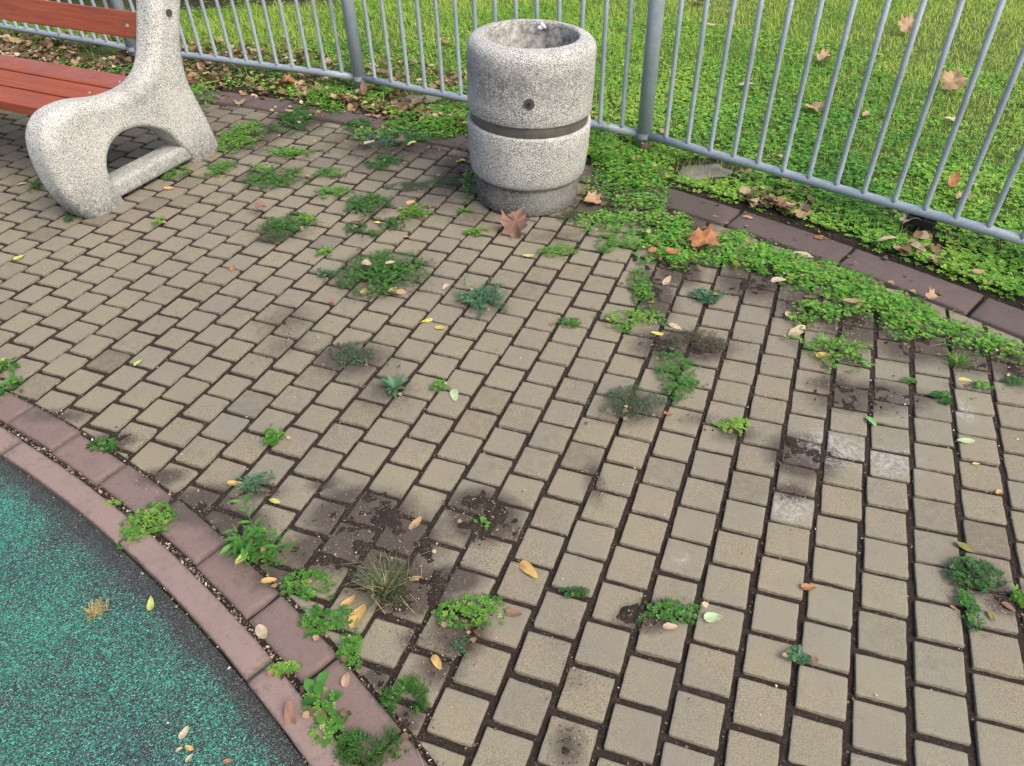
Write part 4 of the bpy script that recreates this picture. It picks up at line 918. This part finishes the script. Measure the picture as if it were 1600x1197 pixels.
def build_lawn():
    n = 340000; X = rng.uniform(-5.5, 5.2, n); Y = rng.uniform(1.8, 8.6, n)
    r = df(X, Y); vis = (abs(X) < Y * .78 + .7) & (r > R_FAR1 + .06)
    sh = (X < -2.2) & (Y > 5.6)
    p = np.clip(.30 + np.clip((r - R_FAR1 - .35) / 1.3, 0, 1) * .75 + (fbm(X, Y, .4, 33) - .5) * .9, .04, 1) * np.where(Y > 6.5, .75, 1) * np.where((X < -1.1) & (r < R_FAR1 + .55), .2, 1)
    ok = vis & (rng.uniform(size=n) < p) & ~((X < -1.0) & (Y > 6.55 + .25 * (X + 1) * .3 + .2 * (fbm(X, Y, .3, 3) - .5))); X, Y = X[ok], Y[ok]; n = len(X); r = r[ok]
    L = rng.uniform(.03, .075, n) * (.6 + .9 * fbm(X, Y, .25, 71)) * np.where(X < .9, 1.05, .72)
    g = np.clip(.70 + (fbm(X, Y, .8, 19) - .5) * .9 + rng.normal(0, .15, n) + np.clip((r - R_FAR1 - .8) * .07, 0, .12), 0, .9); g = np.where(rng.uniform(size=n) < .03, 1, g)
    V, F, T, _ = blades(np.c_[X, Y, gz(X, Y) - .004], L, rng.uniform(.0018, .0033, n), rng.uniform(0, 6.28, n), rng.uniform(.05, .9, n), rng.uniform(.1, 1.1, n), g, 3)
    tagp(mesh_obj('lawn_grass', V, F, M_grass, attrs={'tint': T}), 'bright green lawn grass growing behind the metal fence', 'grass', kind='stuff')
build_lawn()

# ------------------------------------------------------------------ fallen leaves
OUT_PLANE = [(0, -.42), (.10, -.36), (.30, -.40), (.26, -.22), (.50, -.10), (.36, .0), (.46, .22), (.24, .18), (.20, .30), (.10, .30), (.0, .56),
             (-.10, .30), (-.20, .32), (-.24, .18), (-.44, .24), (-.36, .02), (-.50, -.08), (-.26, -.20), (-.30, -.38), (-.10, -.36)]
def leaf_mesh(kind, L, seed):
    r_ = np.random.default_rng(seed)
    if kind == 'plane':
        out = []
        for q in range(len(OUT_PLANE)):
            a = np.array(OUT_PLANE[q]); b = np.array(OUT_PLANE[(q + 1) % len(OUT_PLANE)])
            for t in (0, .5): out.append(a * (1 - t) + b * t + r_.normal(0, .012, 2))
        out = np.array(out)
    else:
        m = 22; t = np.linspace(0, 2 * np.pi, m, endpoint=False); w = r_.uniform(.19, .27)
        out = np.c_[w * np.sin(t) * (1 + .25 * np.cos(t)), -.5 * np.cos(t)] + r_.normal(0, .006, (m, 2))
    m = len(out); rings = [out * s for s in (1, .72, .4)]; V = np.concatenate(rings + [np.zeros((1, 2))])
    F4 = []; F3 = []
    for k in range(2):
        for q in range(m): F4.append((k * m + q, k * m + (q + 1) % m, (k + 1) * m + (q + 1) % m, (k + 1) * m + q))
    for q in range(m): F3.append((2 * m + q, 2 * m + (q + 1) % m, 3 * m))
    curl = r_.uniform(.5, 1.5) if kind == 'plane' else r_.uniform(.4, 1.6); tw = r_.normal(0, .5)
    x, y = V[:, 0], V[:, 1]; rr = np.hypot(x, y)
    z = curl * x * x + r_.uniform(-.3, .5) * y * y + tw * x * y + .05 * np.sin(5 * np.arctan2(y, x) + seed) * rr + (.30 * (fbm(x * 2 + seed, y * 2, .55, seed % 40) - .5) if kind == 'plane' else 0) + .03 * fbm(x * 3 + seed, y * 3, .4, seed % 50)
    # stalk
    st = np.array([(-.012, -.46), (.012, -.46), (.018, -.62), (-.004, -.62), (.05, -.76), (.03, -.77)]) if kind == 'plane' else np.array([(-.01, -.47), (.012, -.47), (.016, -.56), (-.002, -.56), (.03, -.64), (.018, -.645)])
    z0 = z[:m].min(); k0 = len(V); V = np.concatenate([V, st]); z = np.concatenate([z, np.full(6, .0)]); F4 += [(k0, k0 + 1, k0 + 2, k0 + 3), (k0 + 3, k0 + 2, k0 + 4, k0 + 5)]
    z = z - z.min()
    P = np.c_[V, z] * L; tint = np.clip(.5 + .5 * (fbm(V[:, 0] * 2 + seed, V[:, 1] * 2, .3, seed % 31) - .5) + .3 * np.clip(rr.max() * .6 - np.hypot(V[:, 0], V[:, 1]), -.5, .5), 0, 1)
    return P, F4, F3, tint
for i, (x, y, L, yaw, kind, col, label) in enumerate(LEAVES):
    P, F4, F3, t = leaf_mesh(kind, L * (.98 if kind == 'oval' else 1.0), 500 + i)
    o = mesh_obj('fallen_leaf', P, [np.array(F4), np.array(F3)], M_dl[col], smooth=True, attrs={'tint': t})
    onl = df(x, y) > R_FAR1 + .02; z = float(gz(np.array([x]), np.array([y]))[0]) + (.030 if onl else .002)
    tz = R(38) if ('standing' in label or 'leaning' in label or 'upright brown' in label) else rng.uniform(-.12, .16) * (2.5 if onl else 1)
    over = ('clover' in label or 'weed' in label or 'litter' in label) and not onl and ('inside' in label or 'centre' in label or 'on the' in label or 'in the' in label or 'on top' in label)
    if over: z += .035 if 'tall' not in label else .05
    if tz > .5: z += L * .18
    o.location = (x, y, z); o.rotation_euler = (tz if tz > .5 else rng.normal(0, .1), 0 if tz > .5 else tz, yaw - math.pi / 2)
    tagp(o, label, 'leaf', 'fallen leaves on the paving and the lawn')

# ------------------------------------------------------------------ litter bin of exposed aggregate concrete
def build_bin():
    root = empty('litter_bin', (.094, 3.11, 0)); root.rotation_euler = (0, R(2.3), 0); tagp(root, 'round pale concrete litter bin with a dark metal band, standing by the fence', 'bin')
    def arc(cx, cz, r, a0, a1, n): return [(cx + r * math.cos(R(a0 + (a1 - a0) * k / n)), cz + r * math.sin(R(a0 + (a1 - a0) * k / n))) for k in range(n + 1)]
    def add(name, prof, mat, gfun):
        V, F = lathe(prof, 128); g = gfun(V) if gfun else np.zeros(len(V))
        o = mesh_obj(name, V, F, mat, root, smooth=True, attrs={'grime': g}); return o
    plinth = [(.0, .004), (.222, .004), (.229, .012), (.231, .05), (.229, .095), (.222, .128), (.20, .131), (0, .131)]
    add('plinth', plinth, M_agg_base, lambda V: np.full(len(V), .8))
    low = [(.10, .124), (.212, .124)] + arc(.219, .158, .034, -90, -12, 8) + [(.256, .19), (.260, .24), (.262, .30), (.264, .352), (.262, .358), (.255, .361), (.20, .361)]
    def g1(V): return np.clip(.15 + .9 * np.clip((.16 - V[:, 2]) / .04, 0, 1), 0, 1)
    add('lower_body', low, M_agg, g1)
    V, F = lathe([(.246, .352), (.249, .354), (.249, .412), (.246, .414)], 128); mesh_obj('metal_band', V, F, M_band, root, smooth=True)
    upp = [(.20, .405), (.250, .405), (.259, .4065), (.2615, .411), (.262, .46), (.262, .53), (.260, .585)] + arc(.215, .640, .0455, 0, 75, 9)[1:] + [(.206, .6875), (.196, .6895), (.190, .688), (.186, .682), (.184, .60), (.183, .36), (.182, .10)]
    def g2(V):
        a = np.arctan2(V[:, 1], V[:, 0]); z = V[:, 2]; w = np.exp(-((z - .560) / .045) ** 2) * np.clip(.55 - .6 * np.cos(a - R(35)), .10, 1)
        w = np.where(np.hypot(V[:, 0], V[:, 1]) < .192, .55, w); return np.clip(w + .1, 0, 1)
    add('upper_body', upp, M_agg, g2)
    V, F = lathe([(0, .14), (.183, .14)], 48); mesh_obj('inner_floor', V, F, M_hole, root)
    V, F = lathe([(.1825, .16), (.1832, .40), (.1838, .60), (.1850, .676)], 96); mesh_obj('inner_liner', V, F[:, ::-1], M_liner, root, smooth=True)
    # bolt recess on the front
    a = R(-93.5); d = Vector((math.cos(a), math.sin(a), 0)); bm = bmesh.new()
    tube(bm, [d * .25 + Vector((0, 0, .505)), d * .2635 + Vector((0, 0, .505))], [.0215, .0215], 24); bo = bm_obj('bolt_cap', bm, M_hole, root)
    bm = bmesh.new(); tube(bm, [d * .26 + Vector((0, 0, .505)), d * .267 + Vector((0, 0, .505))], [.008, .007], 6); bm_obj('bolt_head', bm, M_black, bo)
    # scrap stuck to the inner wall
    bm = bmesh.new(); bmesh.ops.create_icosphere(bm, subdivisions=3, radius=.013)
    for v in bm.verts: v.co += v.co.normalized() * .004 * math.sin(v.co.x * 300 + v.co.z * 210); v.co.y *= .6; v.co.x *= 1.3
    o = bm_obj('crumpled_tissue', bm, mat_simple('white_paper', (.75, .76, .78), .8), None, True); o.location = (.094 + .078, 3.11 + .171, .667)
    tagp(o, 'small crumpled white tissue on the back rim of the bin', 'litter')
    V, F4, F3, t = leaf_mesh('oval', .035, 9); o = mesh_obj('fallen_leaf', V, [np.array(F4), np.array(F3)], M_dl['reddish'], smooth=True, attrs={'tint': t}); o.location = (.094 + .106, 3.11 + .160, .668); o.rotation_euler = (.5, .3, .6)
    tagp(o, 'dark brown shrivelled leaf on the back rim of the bin beside the tissue', 'leaf')
build_bin()

# ------------------------------------------------------------------ park bench
BO = np.array([-1.809, 3.027]); BF = np.array([.4457, .8952]); BW = np.array([-.8952, .4457])    # s along the depth, w along the length
def bpt(s, w, z): q = BO + BF * s + BW * w; return Vector((q[0], q[1], z))
def surface_nets(fn, lo, hi, st):
    xs = [np.arange(lo[k], hi[k] + st, st) for k in range(3)]; G = np.stack(np.meshgrid(*xs, indexing='ij'), -1); D = fn(G)
    s = D < 0; nx, ny, nz = D.shape
    acc = np.zeros((nx - 1, ny - 1, nz - 1, 3)); cnt = np.zeros((nx - 1, ny - 1, nz - 1))
    cor = [(a, b, c) for a in (0, 1) for b in (0, 1) for c in (0, 1)]
    for a in cor:
        for k in range(3):
            if a[k]: continue
            b = list(a); b[k] = 1
            da = D[a[0]:nx - 1 + a[0], a[1]:ny - 1 + a[1], a[2]:nz - 1 + a[2]]; db = D[b[0]:nx - 1 + b[0], b[1]:ny - 1 + b[1], b[2]:nz - 1 + b[2]]
            cr_ = (da < 0) != (db < 0); t = np.where(cr_, da / np.where(cr_, da - db, 1), 0)
            for q in range(3): acc[..., q] += np.where(cr_, a[q] + (t if q == k else 0), 0)
            cnt += cr_
    act = cnt > 0; ids = -np.ones(cnt.shape, int); ids[act] = np.arange(act.sum())
    base = np.stack(np.nonzero(act), -1); V = np.array(lo) + st * (base + acc[act] / cnt[act][:, None]); F = []
    for k in range(3):
        a = [slice(None)] * 3; b = [slice(None)] * 3; a[k] = slice(0, -1); b[k] = slice(1, None)
        e = s[tuple(a)] != s[tuple(b)]; I = np.stack(np.nonzero(e), -1); u, v = (k + 1) % 3, (k + 2) % 3
        I = I[(I[:, u] > 0) & (I[:, v] > 0) & (I[:, u] < D.shape[u] - 1) & (I[:, v] < D.shape[v] - 1)]
        def g(du, dv):
            J = I.copy(); J[:, u] -= du; J[:, v] -= dv; return ids[J[:, 0], J[:, 1], J[:, 2]]
        q = np.c_[g(1, 1), g(0, 1), g(0, 0), g(1, 0)]; ins = s[I[:, 0], I[:, 1], I[:, 2]]; F.append(np.where(ins[:, None], q, q[:, ::-1]))
    return V, np.concatenate(F)
PROF = [(.135, -.03), (.125, .06), (.118, .14), (.135, .20), (.185, .252), (.265, .278), (.36, .268), (.44, .232), (.505, .175), (.55, .10), (.585, .03), (.60, -.03),
        (.782, -.03), (.782, .06), (.765, .16), (.738, .27), (.718, .36), (.718, .41), (.730, .49), (.770, .60), (.818, .70), (.862, .80), (.887, .90), (.872, .96), (.81, .975), (.75, .95), (.707, .87),
        (.648, .74), (.607, .65), (.564, .56), (.522, .495), (.468, .455), (.40, .435), (.315, .430), (.225, .440), (.115, .466), (.03, .468), (-.035, .452), (-.088, .405), (-.115, .345),
        (-.125, .26), (-.118, .16), (-.088, .06), (-.045, -.01), (-.02, -.03)]
def build_bench():
    root = empty('park_bench', bpt(.35, .9, 0)); off = root.location.copy()
    tagp(root, 'park bench with red wooden slats and a curved pale concrete end with an arched opening', 'bench')
    # smooth the outline
    P = np.array(PROF); Q = []
    for k in range(len(P)):
        p0, p1, p2, p3 = P[k - 1], P[k], P[(k + 1) % len(P)], P[(k + 2) % len(P)]
        for t in (0, .33, .67): Q.append(.5 * ((2 * p1) + (-p0 + p2) * t + (2 * p0 - 5 * p1 + 4 * p2 - p3) * t * t + (-p0 + 3 * p1 - 3 * p2 + p3) * t ** 3))
    Q = np.array(Q); A = Q; B = np.roll(Q, -1, 0)
    def sdf2(x, y):
        d = np.full(x.shape, 9.); ins = np.zeros(x.shape, bool)
        for a, b in zip(A, B):
            e = b - a; wx, wy = x - a[0], y - a[1]; t = np.clip((wx * e[0] + wy * e[1]) / (e @ e + 1e-12), 0, 1)
            d = np.minimum(d, np.hypot(wx - e[0] * t, wy - e[1] * t))
            c = ((a[1] > y) != (b[1] > y)) & (x < (b[0] - a[0]) * (y - a[1]) / (b[1] - a[1] + 1e-12) + a[0]); ins ^= c
        return np.where(ins, -d, d)
    def field(G):
        d2 = sdf2(G[:, :, 0, 0], G[:, :, 0, 1])[:, :, None]; w = G[..., 2]; s, z = G[..., 0], G[..., 1]
        half = .072 + .012 * np.clip((.1 - s) / .25, 0, 1)
        r = .018 + .032 * np.clip(np.hypot(s - .34, (z - .05) * 1.3) / .14 - 2.0, 0, 1); a = d2 + r; b = np.abs(w) - half + r
        f = np.hypot(np.maximum(a, 0), np.maximum(b, 0)) + np.minimum(np.maximum(a, b), 0) - r
        # shallow valley where the seat meets the upright
        return f
    V, F = surface_nets(field, (-.16, -.05, -.10), (.92, 1.0, .10), .009)
    V[:, 2] = V[:, 2]; keep = V[:, 1] < -.02; V[keep, 1] = -.02
    nz = fbm(V[:, 0] * 1.0 + V[:, 2], V[:, 1], .015, 4, 2) - .5
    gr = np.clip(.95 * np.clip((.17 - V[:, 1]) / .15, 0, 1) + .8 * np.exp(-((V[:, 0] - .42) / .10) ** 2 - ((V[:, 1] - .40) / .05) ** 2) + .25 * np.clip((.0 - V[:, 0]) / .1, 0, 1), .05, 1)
    ends = []
    for w0 in (.085, 1.80):
        W = np.stack([BO[0] + BF[0] * V[:, 0] + BW[0] * (V[:, 2] + w0), BO[1] + BF[1] * V[:, 0] + BW[1] * (V[:, 2] + w0), V[:, 1]], -1) - np.array(off)
        e = mesh_obj('concrete_end', W, F[:, ::-1], M_bench, root, smooth=True, attrs={'grime': gr}); ends.append(e)
        bm = box_bm((.10, w0 - .062, .018), (.60, w0 + .058, .098), .022, 4)
        bmesh.ops.subdivide_edges(bm, edges=bm.edges[:], cuts=1)
        for v in bm.verts: q = bpt(v.co.x, v.co.y, v.co.z); v.co = q - off
        o = bm_obj('stretcher', bm, M_bench, root, True)
        at = o.data.attributes.new('grime', 'FLOAT', 'POINT'); at.data.foreach_set('value', np.full(len(o.data.vertices), .55, np.float32))
        bm = bmesh.new(); q0 = bpt(.700, w0 - .080, .672) - off; q1 = bpt(.700, w0 - .0735, .672) - off
        tube(bm, [q0, q1], .0155, 20); bm_obj('bolt_recess', bm, M_hole, e)
    def slat(name, s0, s1, z0, z1, tilt=0, pivot=(0, 0)):
        bm = box_bm((s0, .10, z0), (s1, 1.76, z1), .005, 3); ct, st = math.cos(tilt), math.sin(tilt)
        for v in bm.verts:
            ds, dz = v.co.x - pivot[0], v.co.z - pivot[1]; s = pivot[0] + ds * ct + dz * st; z = pivot[1] - ds * st + dz * ct
            v.co = Vector((v.co.y, s, z))
        me_o = bm_obj(name, bm, M_wood, root)
        # local x runs along the bench
        Mx = Matrix(((BW[0], BF[0], 0, BO[0] - off.x), (BW[1], BF[1], 0, BO[1] - off.y), (0, 0, 1, -off.z), (0, 0, 0, 1)))
        me_o.matrix_local = Mx
        return me_o
    slats = [slat('seat_slat', .065, .200, .383, .427), slat('seat_slat', .226, .370, .377, .421), slat('seat_slat', .396, .546, .372, .416)]
    slats.append(slat('back_slat', .600, .634, .572, .684, .30, (.600, .572)))
    slats.append(slat('back_slat', .600, .634, .765, .877, .30, (.600, .572)))
    for sl, pts in zip(slats, [[(.14, .427)], [(.30, .421)], [(.47, .416)]]):
        for s, z in pts:
            for w in (.20, 1.66):
                bm = bmesh.new(); tube(bm, [Vector((w, s, z - .002)), Vector((w, s, z + .003))], [.008, .0065], 12); bm_obj('screw', bm, M_bolt, sl)
    for sl, c in ((slats[3], .05), (slats[4], .248)):
        for w in (.205, 1.655):
            bm = bmesh.new(); ct, st = math.cos(.30), math.sin(.30); s, z = .600 + c * st, .572 + c * ct; nrm = Vector((0, -ct, st))
            tube(bm, [Vector((w, s, z)) , Vector((w, s, z)) + nrm * .004], [.0095, .008], 12); bm_obj('screw', bm, M_bolt, sl)
build_bench()

# ------------------------------------------------------------------ galvanised fence
def build_fence():
    root = empty('metal_fence', (-.08, 3.98, 0)); off = root.location.copy()
    tagp(root, 'galvanised steel fence of round posts and thin upright bars along the lawn', 'fence')
    PS = [(3.12, 1.02), (2.025, 2.335), (.683, 3.505), (-.842, 4.462), (-2.440, 5.18), (-3.99, 6.01), (-5.45, 6.95)]
    RZ = .100
    for k, (x, y) in enumerate(PS):
        bm = bmesh.new(); tube(bm, [Vector((x, y, -.08)) - off, Vector((x, y, 1.06)) - off, Vector((x, y, 1.075)) - off], [.0355, .0355, .02], 28)
        pst = bm_obj('post', bm, M_galv, root, True)
        bm = bmesh.new(); tube(bm, [Vector((x, y, RZ - .012)) - off, Vector((x, y, RZ + .012)) - off], .0366, 28); bm_obj('collar', bm, M_galv, pst)
    for a, b in zip(PS, PS[1:]):
        A = Vector((*a, 0)); B = Vector((*b, 0)); d = (B - A).normalized()
        for z, r in ((RZ, .0195), (1.0, .0195)):
            bm = bmesh.new(); n = 6; pts = [A + d * .03 + (B - A - d * .06) * (q / n) + Vector((0, 0, z + .0012 * math.sin(q * 1.9))) - off for q in range(n + 1)]
            tube(bm, pts, r, 20); bm_obj('rail', bm, M_galv, root, True)
        nb = 14
        for q in range(nb):
            t = (q + 1) / (nb + 1); c = A + (B - A) * t; lean = rng.normal(0, .005)
            bm = bmesh.new(); j = rng.normal(0, .0012, 2)
            tube(bm, [c + Vector((j[0], j[1], RZ + .008)) - off, c + Vector((j[0], j[1], RZ + .0255)) - off, c + Vector((j[0] * .5, j[1] * .5, .55)) - off, c + Vector((lean, lean, 1.0)) - off], [.0165, .0108, .0108, .0108], 14)
            bm_obj('bar', bm, M_galv, root, True)
    # black foot under the right-hand rail
    a, b = Vector((2.025, 2.335, 0)), Vector((.683, 3.505, 0)); c = a + (b - a) * .262; d = (b - a).normalized(); nn = Vector((-d.y, d.x, 0))
    bm = bmesh.new()
    tube(bm, [c + Vector((0, 0, -.03)) - off, c + Vector((0, 0, .082)) - off], .020, 12)
    bmq = box_bm((-.052, -.030, .050), (.052, .030, .082), .003, 2)
    me = bpy.data.meshes.new('t'); bmq.to_mesh(me); bmq.free()
    vs = [bm.verts.new(c + d * v.co.x + nn * v.co.y + Vector((0, 0, v.co.z)) - off) for v in me.vertices]
    for p_ in me.polygons: bm.faces.new([vs[i] for i in p_.vertices])
    bpy.data.meshes.remove(me); bm_obj('rail_foot', bm, M_black, root)
build_fence()

# flat stones showing in the verge
def flat_stone(x, y, rx, ry, label):
    n = 40; t = np.linspace(0, 2 * np.pi, n, endpoint=False); rr = 1 + .22 * (vnoise(np.cos(t) + x * 3, np.sin(t) + y, .6, 3) - .5) * 2
    V = []; F = []
    for k, (s, z) in enumerate(((1.0, -.03), (1.0, .012), (.95, .020), (.6, .024), (.25, .025))):
        V.append(np.c_[np.cos(t) * rr * rx * s, np.sin(t) * rr * ry * s, z + .004 * vnoise(np.cos(t) * s, np.sin(t) * s, .2, 5)])
    V = np.concatenate(V + [np.array([[0, 0, .026]])]); q = np.arange(n)
    for k in range(4): F.append(np.c_[k * n + q, k * n + (q + 1) % n, (k + 1) * n + (q + 1) % n, (k + 1) * n + q])
    T = np.c_[4 * n + q, 4 * n + (q + 1) % n, np.full(n, 5 * n)]
    o = mesh_obj('flat_stone', V, [np.concatenate(F), T], mat_stone('weathered_footing', (.21, .195, .16), (.17, .155, .13), (.11, .10, .08)), smooth=False, attrs={'tint': np.full(len(V), .4), 'edge': np.zeros(len(V)), 'dirt': np.full(len(V), .25)})
    o.location = (x, y, 0); tagp(o, label, 'stone')
flat_stone(.93, 3.25, .13, .085, 'flat weathered concrete footing right of the fence post beside the bin')
flat_stone(-.50, 4.30, .14, .07, 'flat grey concrete footing between the left fence post and the bin')

# ------------------------------------------------------------------ shrubs beyond the fence, top left
def shrub(x, y, rx, ry, h, n, label, mats):
    root = empty('shrub', (x, y, 0)); tagp(root, label, 'shrub', 'shrubs beyond the fence')
    u = rng.normal(0, 1, (n, 3)); u /= np.linalg.norm(u, axis=1)[:, None]; r = rng.uniform(.55, 1, n) ** .5 * (.75 + .5 * fbm(u[:, 0] * 2 + x, u[:, 2] * 2 + u[:, 1], .5, 12))
    P = np.c_[u[:, 0] * rx * r, u[:, 1] * ry * r, h * .55 + u[:, 2] * h * .5 * r]; P = P[P[:, 2] > .03]; n = len(P)
    V, F, T = join([place(OVAL, P, rng.uniform(.03, .055, n), rng.uniform(0, 6.28, n), rng.normal(.3, .5, n), rng.uniform(0, 6.28, n), np.clip(rng.choice([.06, .3, .97], n, p=[.55, .33, .12]) + rng.normal(0, .06, n), 0, 1))])
    mesh_obj('foliage', V, F, mats, root, attrs={'tint': T})
    bm = bmesh.new()
    for k in range(7):
        a = rng.uniform(0, 6.28); tube(bm, [Vector((0, 0, -.02)), Vector((math.cos(a) * rx * .3, math.sin(a) * ry * .3, h * .4)), Vector((math.cos(a) * rx * .7, math.sin(a) * ry * .7, h * .8))], [.014, .009, .004], 6)
    bm_obj('stem', bm, mat_simple('bark', (.07, .05, .035), .9), root)
M_shr = mat_leaf('shrub_leaf', [(0, (.010, .022, .008)), (.3, (.03, .07, .016)), (.6, (.08, .15, .03)), (.85, (.32, .30, .05)), (1, (.50, .44, .08))], .25)
shrub(-2.35, 6.95, .60, .34, .55, 3000, 'dark shrub with yellow leaves just right of the bench upright, beyond the fence', M_shr)
shrub(-3.30, 7.05, .60, .36, .75, 3000, 'dark shrub at the far left, seen over the back slat of the bench', M_shr)
shrub(-1.45, 7.15, .50, .32, .50, 2400, 'dark shrub at the top left, rightmost of the shrubs beyond the lawn', M_shr)
shrub(-4.30, 7.45, .60, .36, .75, 2600, 'leftmost dark shrub behind the fence beyond the bench', M_shr)
